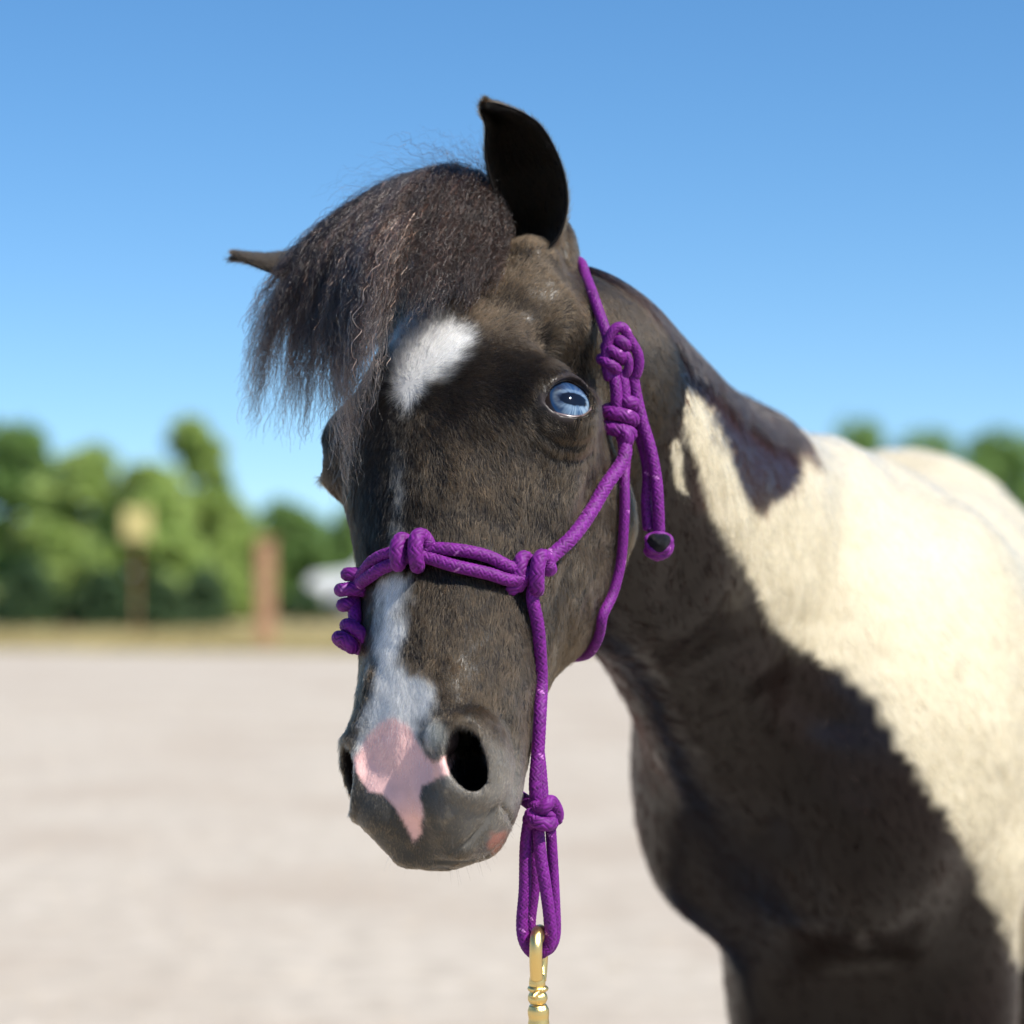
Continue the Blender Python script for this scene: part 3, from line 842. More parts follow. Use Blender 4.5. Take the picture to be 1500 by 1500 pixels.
# ------------------------------------------------------------------ eyes
def eye_part(s):
    C = EYE_C[s]; side, up, n = eye_frame(s)
    nu, nv = 220, 160
    th = np.linspace(0, 2 * np.pi, nu, endpoint=False); r = np.linspace(0.0, np.pi * 0.62, nv)
    TH, RR = np.meshgrid(th, r)
    x = np.sin(RR) * np.cos(TH); y = np.sin(RR) * np.sin(TH); z = np.cos(RR)
    bulge = 1 + 0.05 * np.exp(-(RR / 0.62)**4)
    loc = C + EYE_R * bulge[..., None] * (x[..., None] * side + y[..., None] * up + z[..., None] * n)
    w = HO + U * (loc @ HB)
    v = w.reshape(-1, 3)
    F = []
    ii = np.arange(nv - 1)[:, None] * nu; jj = np.arange(nu)[None]
    a_ = ii + jj; b_ = ii + (jj + 1) % nu
    F = np.stack([a_, b_, b_ + nu, a_ + nu], -1).reshape(-1, 4)
    # colours
    X, Y = np.sin(RR) * np.cos(TH) + 0.03, np.sin(RR) * np.sin(TH) - 0.11
    rad = np.hypot(X, Y) / 0.60
    ang = np.arctan2(Y, X)
    fib = vnoise(np.stack([np.cos(ang) * 9, np.sin(ang) * 9, rad * 1.2], -1), 1.0, 31) * 0.5 + vnoise(np.stack([np.cos(ang) * 24, np.sin(ang) * 24, rad * 2.0], -1), 1.0, 32) * 0.5
    cloud = vnoise(np.stack([X * 5, Y * 5, X * 0], -1), 1.0, 33)
    blue = np.array((0.022, 0.058, 0.13)); pale = np.array((0.21, 0.29, 0.37)); navy = np.array((0.012, 0.035, 0.09))
    k = np.clip(0.42 + 0.9 * fib + 0.3 * cloud, 0, 1)[..., None]
    col = blue * (1 - k) + pale * k
    # upper-lid shade painted as deeper blue above the pupil, pale ring round it
    up_ = sstep(0.10, 0.60, Y / 0.60)[..., None]
    col = col * (1 - 0.75 * up_) + np.array((0.010, 0.035, 0.10)) * 0.75 * up_
    sd_ = sstep(-0.05, -0.85, X / 0.60)[..., None]
    col = col * (1 - 0.8 * sd_) + np.array((0.02, 0.016, 0.022)) * 0.8 * sd_
    px_, py_ = X / 0.60, (Y / 0.60 + 0.04 - 0.08 * X)
    pe = np.hypot(px_ / 0.66, py_ / 0.30) + 0.10 * vnoise(np.stack([X * 12, Y * 12, X * 0], -1), 1.0, 34)
    ring = np.exp(-((pe - 1.45) / 0.22)**2)[..., None]
    col = col * (1 - 0.25 * ring) + pale * 0.25 * ring
    pm = sstep(1.18, 0.92, pe)[..., None]
    col = col * (1 - pm) + np.array((0.004, 0.005, 0.010)) * pm
    lim = sstep(0.80, 0.97, rad)[..., None]
    col = col * (1 - lim) + navy * lim
    scl = sstep(0.98, 1.03, rad)[..., None]
    col = col * (1 - scl) + np.array((0.02, 0.015, 0.014)) * scl
    m, t, b = new_mat('eye_wet')
    at = attr_node(t, 'iris'); t.links.new(at.outputs['Color'], b.inputs['Base Color'])
    b.inputs['Roughness'].default_value = 0.7; b.inputs['Specular IOR Level'].default_value = 0.0
    b.inputs['Coat Weight'].default_value = 1.0; b.inputs['Coat Roughness'].default_value = 0.035
    o = mesh_obj('eye', v, F[:, ::-1], m, pony)
    set_color(o.data, 'iris', np.clip(col.reshape(-1, 3), 0, 1))
    return o

def tube(path, rad, seg=10, closed=False):
    path = np.asarray(path, float); n = len(path)
    tan = np.gradient(path, axis=0); tan /= np.linalg.norm(tan, axis=1)[:, None]
    ref = np.array((0.0, 0, 1.0))
    if abs(tan[0] @ ref) > 0.9: ref = np.array((1.0, 0, 0))
    nrm = np.zeros_like(path); nrm[0] = ref - tan[0] * (ref @ tan[0]); nrm[0] /= np.linalg.norm(nrm[0])
    for i in range(1, n):
        v = nrm[i - 1] - tan[i] * (nrm[i - 1] @ tan[i]); nrm[i] = v / np.linalg.norm(v)
    bin_ = np.cross(tan, nrm)
    return tan, nrm, bin_
def tube_mesh(path, rad, seg=10):
    tan, nrm, bi = tube(path, rad)
    n = len(path); rad = np.broadcast_to(rad, (n,))
    ph = np.linspace(0, 2 * np.pi, seg, endpoint=False)
    v = path[:, None] + rad[:, None, None] * (np.cos(ph)[None, :, None] * nrm[:, None] + np.sin(ph)[None, :, None] * bi[:, None])
    i = np.arange(n - 1)[:, None] * seg; j = np.arange(seg)[None]
    F = np.stack([i + j, i + (j + 1) % seg, i + seg + (j + 1) % seg, i + seg + j], -1).reshape(-1, 4)
    vv = v.reshape(-1, 3)
    # caps
    base = len(vv); vv = np.vstack([vv, path[0], path[-1]])
    k = np.arange(seg)
    c0 = np.stack([np.full(seg, base), (k + 1) % seg, k, k], 1)
    c1 = np.stack([np.full(seg, base + 1), (n - 1) * seg + k, (n - 1) * seg + (k + 1) % seg, (n - 1) * seg + (k + 1) % seg], 1)
    return vv, F, c0[:, :3], c1[:, :3]
def tube_obj(name, path, rad, mat, parent, seg=12):
    v, F, c0, c1 = tube_mesh(np.asarray(path), rad, seg)
    faces = F.tolist() + c0.tolist() + c1.tolist()
    return mesh_obj(name, v, faces, mat, parent)

M_lid, t, b = new_mat('wet_lid_dark'); b.inputs['Base Color'].default_value = (0.02, 0.016, 0.016, 1); b.inputs['Roughness'].default_value = 0.25
M_lidp, t, b = new_mat('wet_lid_pale'); b.inputs['Base Color'].default_value = (0.14, 0.10, 0.10, 1); b.inputs['Roughness'].default_value = 0.22
def lid_parts(s):
    C = EYE_C[s]; side, up, n = eye_frame(s)
    def onball(a, b, r):
        c = np.sqrt(np.maximum(r * r - a * a - b * b, 20))
        return HO + U * ((C + a[:, None] * side + b[:, None] * up + c[:, None] * n) @ HB)
    aa = np.linspace(-0.995, 0.97, 60)
    a_ = aa * np.where(aa < 0, 44.0, 33.0)
    top = 39 * np.sqrt(1 - np.abs(aa)**np.where(aa < 0, 1.7, 2.4)) + 6 + a_ * 0.24
    bot = -29 * np.sqrt(1 - np.abs(aa)**np.where(aa < 0, 1.5, 2.6)) + 6 + a_ * 0.24
    tube_obj('upper_lid', onball(a_, top + 1, EYE_R + 2.6), 3.6 * U * (0.5 + 0.5 * np.sqrt(1 - np.abs(aa)**3)), M_lid, pony, 10)
    tube_obj('lower_lid', onball(a_, bot + 0.5, EYE_R + 3.2), 2.7 * U * (0.6 + 0.4 * np.sqrt(1 - np.abs(aa)**3)), M_lidp, pony, 10)
    # lashes
    n_ = 150; k = rng.uniform(-0.6, 0.95, n_)
    ka = k * np.where(k < 0, 44.0, 33.0)
    kt = 39 * np.sqrt(1 - np.abs(k)**np.where(k < 0, 1.7, 2.4)) + 6 + ka * 0.24
    r0 = onball(ka, kt + 3, EYE_R + 4)
    dirs = (n * 0.9)[None] + side[None] * (0.35 * k + rng.normal(size=n_) * 0.2)[:, None] - up[None] * rng.uniform(0.2, 0.7, n_)[:, None]
    dirs = dirs @ HB; dirs /= np.linalg.norm(dirs, axis=1)[:, None]
    L = rng.uniform(0.006, 0.011, n_)
    t_ = np.linspace(0, 1, 5)
    upw = up @ HB
    pts = r0[:, None] + dirs[:, None] * (L[:, None] * t_)[..., None] + upw * (L[:, None] * 0.35 * t_**2)[..., None]
    hair_obj('eyelash', pts, 0.00006 * (1 - 0.7 * t_)[None].repeat(n_, 0), np.tile((0.02, 0.015, 0.012), (n_, 1)), M_long, pony)
for s_ in (1, -1):
    eye_part(s_); lid_parts(s_)

# ------------------------------------------------------------------ ears
M_ear, t, b = new_mat('ear_skin'); b.inputs['Base Color'].default_value = (0.004, 0.003, 0.003, 1); b.inputs['Roughness'].default_value = 0.9; b.inputs['Specular IOR Level'].default_value = 0.15
def make_ear(left, right, cupdir, cup, nhair, tone=1.0):
    """left/right: (n,3) world rows from base to tip; the shell bulges along cupdir by cup (m) in its middle"""
    nu, nv = 30, 60
    Lc, _ = catmull(left, 1e-9) if False else (None, None)
    def rs(p):
        q, _u = catmull(p, 0.001); s = np.linspace(0, len(q) - 1, nv)
        i = np.clip(s.astype(int), 0, len(q) - 2); f = (s - i)[:, None]
        return q[i] * (1 - f) + q[i + 1] * f
    Lp, Rp = rs(left), rs(right)
    v = np.linspace(0, 1, nv); u = np.linspace(0, 1, nu)
    cp = cup * np.interp(v, [0, 0.15, 0.5, 0.8, 0.95, 1], [0.9, 1.05, 1.0, 0.6, 0.22, 0.05])
    prof = np.sqrt(np.clip(1 - (2 * u - 1)**2, 0, 1))**0.8
    P0 = Lp[:, None] * (1 - u)[None, :, None] + Rp[:, None] * u[None, :, None] + (cp[:, None] * prof[None])[..., None] * np.asarray(cupdir)
    # normals
    du = np.gradient(P0, axis=1); dv = np.gradient(P0, axis=0)
    n = np.cross(du, dv); n /= np.maximum(np.linalg.norm(n, axis=2), 1e-9)[..., None]
    if (n[nv // 2, nu // 2] @ np.asarray(cupdir)) < 0: n = -n
    th = 0.0035 * (0.35 + 0.65 * prof)[None, :, None] * np.interp(v, [0, 0.7, 1], [1.4, 0.9, 0.6])[:, None, None]
    P1 = P0 + n * th
    # rounded rim: inner grid, outer grid
    vv = np.vstack([P0.reshape(-1, 3), P1.reshape(-1, 3)])
    idx = np.arange(nu * nv).reshape(nv, nu); o_ = nu * nv
    F = []
    a_, b_, c_, d_ = idx[:-1, :-1].ravel(), idx[:-1, 1:].ravel(), idx[1:, 1:].ravel(), idx[1:, :-1].ravel()
    F += np.stack([a_, b_, c_, d_], 1).tolist(); F += np.stack([d_, c_, b_, a_], 1).tolist() if False else (np.stack([d_, c_, b_, a_], 1) + o_).tolist()
    ring = np.r_[idx[0, :], idx[1:, -1], idx[-1, -2::-1], idx[-2:0:-1, 0]]
    r2 = np.roll(ring, -1)
    F += np.stack([ring, ring + o_, r2 + o_, r2], 1).tolist()
    o = mesh_obj('ear', vv, F, M_ear, pony)
    # fur: outside and rim
    N = nhair
    ui = rng.random(N); vi = rng.random(N)
    i = np.clip((vi * (nv - 1)).astype(int), 0, nv - 2); j = np.clip((ui * (nu - 1)).astype(int), 0, nu - 2)
    fu = (ui * (nu - 1) - j)[:, None]; fv = (vi * (nv - 1) - i)[:, None]
    outer = rng.random(N) < 0.6
    def smp(A): return (A[i, j] * (1 - fu) + A[i, j + 1] * fu) * (1 - fv) + (A[i + 1, j] * (1 - fu) + A[i + 1, j + 1] * fu) * fv
    r0 = np.where(outer[:, None], smp(P1), smp(P0)); nn = smp(n) * np.where(outer, 1, -1)[:, None]
    dvv = smp(dv); dvv /= np.linalg.norm(dvv, axis=1)[:, None]
    L = rng.uniform(0.003, 0.0055, N) * np.where(outer, 1, 1.4)
    t_ = np.linspace(0, 1, 4)
    fl = dvv + rng.normal(size=(N, 3)) * 0.2
    pts = r0[:, None] + fl[:, None] * (L[:, None] * t_)[..., None] + nn[:, None] * (0.3 * L[:, None] * t_)[..., None]
    hcx = np.where(outer[:, None], BLACK * tone, BLACK * 0.12) * np.exp(rng.normal(size=N) * 0.2)[:, None]
    h = hair_obj('fur', pts, (0.00009 * (1 - 0.7 * t_))[None].repeat(N, 0), hcx, M_coat, o)
    h['kind'] = 'stuff'
    return o
eb = head_pt(*EAR_BASE[1]); ed = float((eb[1]) * cP + (eb[2] - CAMH) * sP)
lft = [(758, 372), (748, 342), (735, 305), (722, 270), (714, 238), (712, 212), (713, 190), (711, 178), (706, 166), (705, 158), (710, 153)]
rgt = [(792, 375), (816, 345), (826, 318), (829, 288), (823, 250), (808, 212), (788, 182), (762, 165), (738, 156), (722, 152), (713, 152)]
dl = np.linspace(ed + 0.004, ed - 0.006, 11); dr = np.linspace(ed - 0.012, ed - 0.010, 11)
make_ear([P(x, y, d) for (x, y), d in zip(lft, dl)], [P(x, y, d) for (x, y), d in zip(rgt, dr)],
         np.array((0.02, 0.99, 0.05)), 0.020, int(26000 * HAIRQ))
# far ear: seen edge on, pointing left
tipL = [(520, 435), (470, 428), (432, 414), (405, 404), (378, 393), (355, 383), (344, 379)]
tipR = [(530, 380), (480, 378), (440, 378), (415, 383), (390, 386), (362, 381), (346, 376)]
eb2 = head_pt(*EAR_BASE[-1]); ed2 = float(eb2[1] * cP + (eb2[2] - CAMH) * sP)
make_ear([P(x, y, d) for (x, y), d in zip(tipL, np.linspace(ed2 - 0.03, ed2 - 0.004, 7))], [P(x, y, d) for (x, y), d in zip(tipR, np.linspace(ed2 + 0.03, ed2 + 0.004, 7))],
         np.array((0.1, 0.15, 0.97)), 0.006, int(12000 * HAIRQ), 0.5)

# ------------------------------------------------------------------ forelock and mane
def strands(name, guides, N, K, length, rad, margin, spread, depth_spread, curl, clumps, ugen, parent=None, tint=None, clump_pull=0.6, mat=None):
    """guides (G,k,3) world; strands interpolate between neighbouring guides"""
    G = len(guides)
    gs = []
    for g in guides:
        q, s = catmull(g, 0.001)
        t = np.linspace(0, len(q) - 1, K); i = np.clip(t.astype(int), 0, len(q) - 2); f = (t - i)[:, None]
        gs.append(q[i] * (1 - f) + q[i + 1] * f)
    gs = np.array(gs)
    def at(u):
        x = u * (G - 1); i = np.clip(x.astype(int), 0, G - 2); f = (x - i)[:, None, None]
        return gs[i] * (1 - f) + gs[i + 1] * f
    cu = ugen(clumps); cd = rng.normal(size=(clumps, 3)); clen = rng.uniform(length[0], length[1], clumps)
    ci = rng.integers(0, clumps, N)
    u = np.clip(cu[ci] + rng.normal(size=N) * 0.02, 0, 1)
    p = at(u)
    L = clen[ci] * rng.uniform(0.8, 1.06, N)
    tt = np.linspace(0, 1, K)
    # trim to length by resampling
    x = np.clip(L[:, None] * tt[None], 0, 1.12) * (K - 1)
    i = np.clip(x.astype(int), 0, K - 2); f = (x - i)[..., None]
    r = np.arange(N)[:, None]
    p = p[r, i] * (1 - f) + p[r, i + 1] * f
    off = cd[ci] * spread
    off[:, 1] = cd[ci, 1] * depth_spread
    own = rng.normal(size=(N, 3)) * spread * 0.8; own[:, 1] = rng.normal(size=N) * depth_spread
    w0 = (0.15 + tt)[None, :, None]
    p = p + off[:, None] * w0 + own[:, None] * ((1 - clump_pull * tt) * (0.35 + 0.9 * tt))[None, :, None]
    # waviness shared partly by the clump, partly own
    s = tt[None] * L[:, None]
    for k, (amp, fr) in enumerate(((1.0, 9), (0.8, 21), (0.8, 43))):
        phc = rng.uniform(0, 6.28, (clumps, 3))[ci]; pho = rng.uniform(0, 6.28, (N, 3))
        frq = fr * rng.uniform(0.7, 1.35, N)
        for ax in range(3):
            ph_ = np.where(k == 0, phc[:, ax], pho[:, ax])
            p[:, :, ax] += curl * amp * np.sin(frq[:, None] * s * 2.2 + ph_[:, None]) * (0.42 + 0.8 * tt)[None] * rng.uniform(0.3, 1.2, N)[:, None]
    p = push_out(p, margin + rng.random(N)[:, None] * depth_spread * 1.2, 2)
    c = np.tile(np.array(tint if tint is not None else (0.0085, 0.0055, 0.0045)), (N, 1))
    br = rng.random(N)
    c = c * np.exp(rng.normal(size=N) * 0.30)[:, None]
    c = np.where((br > 0.80)[:, None], c * np.array((4.0, 2.9, 2.3)), c)
    thick = rng.random(N) < 0.10
    c = c * np.where(thick, 1.8, 1.0)[:, None]
    rr = rad * np.where(thick, 2.3, 1.0)[:, None] * (1 - 0.6 * tt**2)[None] * rng.uniform(0.7, 1.2, N)[:, None]
    return hair_obj(name, p, rr, c, mat or M_long, parent)
def GP(lst): return np.array([P(*a) for a in lst])
fg = [
 [(704,306,1.62),(712,300,1.60),(721,325,1.575),(726,358,1.56),(722,398,1.548),(712,432,1.538)],
 [(702,300,1.62),(704,274,1.60),(706,306,1.57),(704,348,1.55),(697,400,1.53),(684,448,1.515)],
 [(702,298,1.62),(694,264,1.60),(680,292,1.56),(670,342,1.54),(662,400,1.515),(648,452,1.495)],
 [(702,296,1.62),(682,260,1.60),(650,286,1.56),(626,340,1.53),(612,396,1.505),(600,446,1.485)],
 [(702,296,1.63),(672,258,1.61),(620,280,1.57),(582,345,1.54),(562,410,1.51),(551,505,1.49)],
 [(700,298,1.63),(660,258,1.61),(594,280,1.58),(545,350,1.55),(524,440,1.52),(516,560,1.50)],
 [(698,298,1.63),(648,259,1.61),(574,285,1.59),(518,355,1.56),(490,462,1.54),(480,605,1.53)],
 [(696,298,1.63),(638,260,1.62),(558,291,1.60),(494,360,1.58),(460,462,1.57),(440,610,1.56)],
 [(694,299,1.63),(630,261,1.62),(542,298,1.61),(468,370,1.59),(424,470,1.58),(402,600,1.58)],
 [(692,300,1.63),(624,263,1.62),(528,306,1.61),(446,384,1.60),(394,482,1.59),(370,595,1.59)],
 [(692,301,1.63),(618,266,1.62),(516,314,1.61),(430,396,1.60),(376,492,1.60),(350,580,1.60)]]
fg = [[(x + (10 if i_ < 3 else 4) * (1 if k_ < 4 else 0), y, d + (0.014 if k_ >= 3 else 0.006 if k_ == 2 else 0) * (1 if i_ < 7 else 0)) for k_, (x, y, d) in enumerate(g)] for i_, g in enumerate(fg)]
fu = lambda n: np.clip(np.where(rng.random(n) < 0.60, rng.uniform(0, 0.60, n), 0.42 + 0.58 * rng.random(n)**1.3), 0, 1)
strands('forelock', [GP(g) for g in fg], int(13500 * HAIRQ), 34, (0.70, 1.04), 0.00011, 0.002, 0.0045, 0.0055, 0.0015, 330, fu, pony, None, 0.78)
# a few long wisps down the face and flyaways on top
wg = [[(640,300,1.57),(590,340,1.53),(560,430,1.50),(545,540,1.49),(530,630,1.50),(518,700,1.50)],
      [(640,300,1.57),(560,330,1.55),(520,420,1.53),(505,540,1.52),(500,620,1.51),(508,715,1.51)],
      [(640,300,1.57),(550,330,1.56),(500,420,1.55),(480,540,1.545),(478,600,1.54),(465,640,1.545)]]
strands('forelock_wisps', [GP(g) for g in wg], int(420 * max(HAIRQ, .3)), 30, (0.75, 1.05), 0.00011, 0.003, 0.005, 0.004, 0.0022, 40, lambda n: rng.random(n), pony, (0.03, 0.02, 0.016), 0.8)
up = [[(740,292,1.60),(735,262,1.60),(700,238,1.60),(672,222,1.60)],
      [(700,292,1.61),(660,256,1.60),(610,240,1.60),(575,236,1.60)],
      [(690,300,1.61),(590,285,1.60),(520,300,1.60),(462,345,1.60)]]
strands('forelock_flyaways', [GP(g) for g in up], 260, 18, (0.6, 1.0), 0.00006, 0.002, 0.010, 0.010, 0.002, 130, lambda n: rng.random(n), pony)
# mane along the crest
mg = []
crest = [(850,404,1.64),(895,450,1.68),(950,500,1.73),(1000,542,1.78),(1050,576,1.84),(1085,582,1.88),(1112,600,1.92)]
for (x, y, d) in crest:
    r0 = P(x, y + 8, d)
    mg.append([r0, P(x + 5, y + 10, d - 0.01), P(x + 26, y + 34, d - 0.01), P(x + 46, y + 68, d - 0.01), P(x + 60, y + 108, d - 0.01)])
strands('mane', mg, int(15000 * HAIRQ), 12, (0.35, 0.9), 0.00016, 0.001, 0.004, 0.004, 0.0010, 300, lambda n: rng.random(n), pony, (0.012, 0.007, 0.0058))
# hooves and tail
M_hoof, t, b = new_mat('hoof_horn'); b.inputs['Base Color'].default_value = (0.12, 0.10, 0.08, 1); b.inputs['Roughness'].default_value = 0.5
for (l_, a_) in ((0.08, 0.10), (-0.05, 0.10), (0.115, 1.0), (-0.115, 1.0)):
    c = bp(l_, 0.0, a_)
    bm = bmesh.new()
    bmesh.ops.create_cone(bm, cap_ends=True, segments=28, radius1=0.046, radius2=0.031, depth=0.068)
    bmesh.ops.bevel(bm, geom=[e for e in bm.edges if abs(e.verts[0].co.z - e.verts[1].co.z) < 1e-5], offset=0.005, segments=2, affect='EDGES')
    me = bpy.data.meshes.new('hoof'); 
    for v_ in bm.verts: v_.co += Vector(c) + Vector((0, -0.010 * (0.5 - v_.co.z / 0.068), 0.034))
    bm.to_mesh(me); bm.free(); me.materials.append(M_hoof)
    me.polygons.foreach_set('use_smooth', np.ones(len(me.polygons), dtype=bool))
    link(bpy.data.objects.new('hoof', me), pony)
tg = [[bp(l_ * 0.3, 0.99, 1.07), bp(l_, 0.93, 1.14), bp(l_ * 1.6, 0.70, 1.19), bp(l_ * 1.5, 0.42, 1.18), bp(l_, 0.22, 1.16)] for l_ in (-0.03, 0.0, 0.03)]
strands('tail', tg, int(2500 * HAIRQ), 16, (0.7, 1.05), 0.0003, 0.0, 0.010, 0.012, 0.003, 60, lambda n: rng.random(n), pony, (0.45, 0.40, 0.30))

# ------------------------------------------------------------------ rope halter
M_rope, t, b = new_mat('purple_braid')
at_ = attr_node(t, 'thread')
t.links.new(at_.outputs['Color'], b.inputs['Base Color'])
b.inputs['Roughness'].default_value = 0.62; b.inputs['Specular IOR Level'].default_value = 0.3
b.inputs['Sheen Weight'].default_value = 0.15; b.inputs['Sheen Roughness'].default_value = 0.4
b.inputs['Sheen Tint'].default_value = (0.8, 0.4, 0.9, 1)
PURPLE = np.array((0.130, 0.0055, 0.158))
def dense(pts, step=0.0006):
    return catmull(pts, step)[0]
def rope_mesh(path, r, seg=48, taper=0.0, ncell=8, seed=0):
    path = np.asarray(path)
    # light smoothing keeps hand-placed points from kinking
    n = len(path)
    k = np.ones(9) / 9
    for _ in range(3):
        pp = np.vstack([np.repeat(path[:1], 4, 0), path, np.repeat(path[-1:], 4, 0)])
        sm = np.stack([np.convolve(pp[:, j], k, 'valid') for j in range(3)], 1)
        sm[0], sm[-1] = path[0], path[-1]; path = sm
    tan, nrm, bi = tube(path, r)
    s = np.r_[0, np.cumsum(np.linalg.norm(np.diff(path, axis=0), axis=1))]
    ph = np.linspace(0, 1, seg, endpoint=False)
    p_ = 0.0032 * (r / 0.0044)
    A = ph[None] * ncell + s[:, None] / p_
    B = ph[None] * ncell - s[:, None] / p_
    fa, fb = A - np.floor(A), B - np.floor(B)
    ia, ib = np.floor(A).astype(int), np.floor(B).astype(int)
    top = ((ia - ib) % 4) < 2
    h = np.where(top, np.sqrt(1 - (2 * fa - 1)**2), np.sqrt(1 - (2 * fb - 1)**2))
    rr = r * (0.84 + 0.22 * h + 0.03 * vnoise(np.stack([s[:, None] * 60 + 0 * A, A * 0 + seed, ph[None] * 3 + 0 * A], -1), 1.0, 7))
    endf = np.ones(n)
    m = min(8, n // 3); e = np.sqrt(1 - np.linspace(1, 0, m)**2); endf[:m] = np.minimum(endf[:m], e); endf[-m:] = np.minimum(endf[-m:], e[::-1])
    rr = rr * endf[:, None]
    v = path[:, None] + rr[..., None] * (np.cos(2 * np.pi * ph)[None, :, None] * nrm[:, None] + np.sin(2 * np.pi * ph)[None, :, None] * bi[:, None])
    cell = np.where(top, ia * 31 + np.floor(B / 2).astype(int) * 17, ib * 57 + np.floor(A / 2).astype(int) * 13 + 5)
    rnd = _hash(cell % ncell, np.where(top, ib, ia) + 0, cell * 0 + seed, 3)
    pale = (_hash((ia % ncell) * (1 if True else 0), cell * 0 + (s[:, None] / p_ / 1.0).astype(int), cell * 0, 9) > 0.994)
    col = PURPLE[None, None] * (0.72 + 0.5 * rnd[..., None])
    col = np.where((pale & (h > 0.75))[..., None], np.array((0.42, 0.14, 0.42)), col)
    col = col * (0.35 + 0.65 * sstep(0.1, 0.7, h))[..., None]  # gaps between braid strands darkened by depth, crevice shade baked into the colour
    i = np.arange(n - 1)[:, None] * seg; j = np.arange(seg)[None]
    F = np.stack([i + j, i + (j + 1) % seg, i + seg + (j + 1) % seg, i + seg + j], -1).reshape(-1, 4)
    return v.reshape(-1, 3), F, col.reshape(-1, 3)
_rs = [0]
def rope_obj(name, paths, rads, parent):
    VV, FF, CC = [], [], []; o_ = 0
    if not isinstance(rads, (list, tuple)): rads = [rads] * len(paths)
    for p, r in zip(paths, rads):
        _rs[0] += 1
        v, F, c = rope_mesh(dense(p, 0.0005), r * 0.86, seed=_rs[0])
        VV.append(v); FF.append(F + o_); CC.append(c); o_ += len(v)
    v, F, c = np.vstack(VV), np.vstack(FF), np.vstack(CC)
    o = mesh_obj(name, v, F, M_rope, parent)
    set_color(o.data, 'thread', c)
    return o
def view_dir(c):
    d = np.array((0, 0, CAMH)) - np.asarray(c); return d / np.linalg.norm(d)
def coil(c, axis, Ra, Rb, r, turns, phase=0.0, pitch=2.0, out=None):
    """helix round axis; Ra radius across, Rb radius in the out direction"""
    axis = np.asarray(axis, float); axis = axis / np.linalg.norm(axis)
    out = view_dir(c) if out is None else out
    z = out - axis * (out @ axis); z /= np.linalg.norm(z); x = np.cross(axis, z)
    n = int(24 * turns) + 14
    tt = np.linspace(-0.18, turns + 0.18, n)
    a = 2 * np.pi * tt + phase
    k = np.interp(tt, [-0.18, 0.02, turns - 0.02, turns + 0.18], [0.35, 1, 1, 0.35])
    return c + (Ra * k * np.cos(a))[:, None] * x + (Rb * k * np.sin(a))[:, None] * z + ((tt - turns / 2) * pitch * r)[:, None] * axis
def depth_of(p): return float(p[1] * cP + (p[2] - CAMH) * sP)
K_ = lambda v: v * U        # picture units to metres
halter = thing('rope_halter', 'purple braided rope halter knotted round the pony\'s head and nose', 'halter', tuple(head_pt(0, 0, 250)))

# cheek, noseband, knots: points traced along the skin
def SE(px, py, off):
    """the outermost point of the far side of the face at this height, lifted off the skin"""
    for k in range(40):
        p = hit(bvh, px + k, py)
        if p is not None and depth_of(p) < 1.58: return S(px + k + 1.5, py, off)
    return S(px, py, off)
kn3 = S(768, 845, 0.0075); kn1 = S(611, 818, 0.0075); knL = SE(510, 862, 0.005)
kn2 = P(908, 614, depth_of(S(880, 614, 0)) + 0.004)
d2 = depth_of(kn2)
def rel(lst, d): return [P(x, y, d + dd) for x, y, dd in lst]
# noseband upper and lower strands
nbU = [kn3 + K_(0) * 0] + [S(x, y, 0.0048) for x, y in ((742, 834), (715, 820), (685, 812), (655, 808), (630, 808))] + [kn1]
nbL = [kn3] + [S(x, y, 0.0048) for x, y in ((745, 854), (715, 845), (685, 838), (660, 831), (636, 823))] + [kn1]
nlU = [kn1] + [S(x, y, 0.0048) for x, y in ((592, 812), (570, 817), (552, 829))] + [knL]
nlL = [kn1] + [S(x, y, 0.0048) for x, y in ((590, 828), (568, 836), (550, 848))] + [knL]
rope_obj('noseband', [nbU, nbL, nlU, nlL], 0.0042, halter)
# far side of the noseband: the mirrored knot and the strand that runs under the chin to the lead knot
dknL = depth_of(knL)
kc = P(796, 1190, depth_of(head_pt(95, 215, 545)) - 0.002)
dkc = depth_of(kc)
farL = [SE(505, 862, .0055), SE(505, 885, .005), SE(505, 910, .005), SE(505, 934, .0055)]
rope_obj('noseband', [farL, list(on_offset(np.array(farL) + np.array((0.0, 0.009, 0)), 0.0045))], 0.0042, halter)
rope_obj('knot', [coil(farL[0] + np.array((.001, -.001, -.001)), (-.15, 0.2, 1.0), K_(21), K_(21), 0.0046, 1.8, 2.2, out=np.array((-.6, -.7, 0)))], 0.0046, halter)
rope_obj('knot', [coil(farL[3] + np.array((.001, 0.001, -.001)), (0.5, 0.4, 0.8), K_(22), K_(20), 0.0046, 1.5, 1.0, out=np.array((-.6, -.7, 0)))], 0.0046, halter)
_fp = on_offset(np.array([farL[3], head_pt(-135, 190, 330), head_pt(-125, 245, 370), head_pt(-80, 290, 410), head_pt(-20, 295, 455), head_pt(40, 275, 500)]), 0.0045)
far_path = np.vstack([_fp, P(780, 1180, dkc + .004)])
rope_obj('chin_strand', [far_path], 0.0042, halter)
# centre knot on the nose
ax1 = S(640, 822, .006) - S(585, 826, .006)
rope_obj('knot', [coil(kn1 + np.array((0, 0, K_(2))), ax1 + np.array((0, 0, .004)), K_(22), K_(14), 0.0050, 1.5, 0.9, pitch=2.3)], 0.0050, halter)
# right knot (near cheek)
ax3 = np.array((1.0, -0.25, 0.10))
rope_obj('knot', [coil(kn3 + np.array((K_(0), 0, 0)), ax3, K_(25), K_(15), 0.0050, 1.5, 0.9, pitch=2.2),
                  [kn3 + np.array((K_(-8), -.002, K_(-4))), P(748, 862, depth_of(kn3) - .003), P(742, 868, depth_of(kn3) + .002)]], 0.0050, halter)
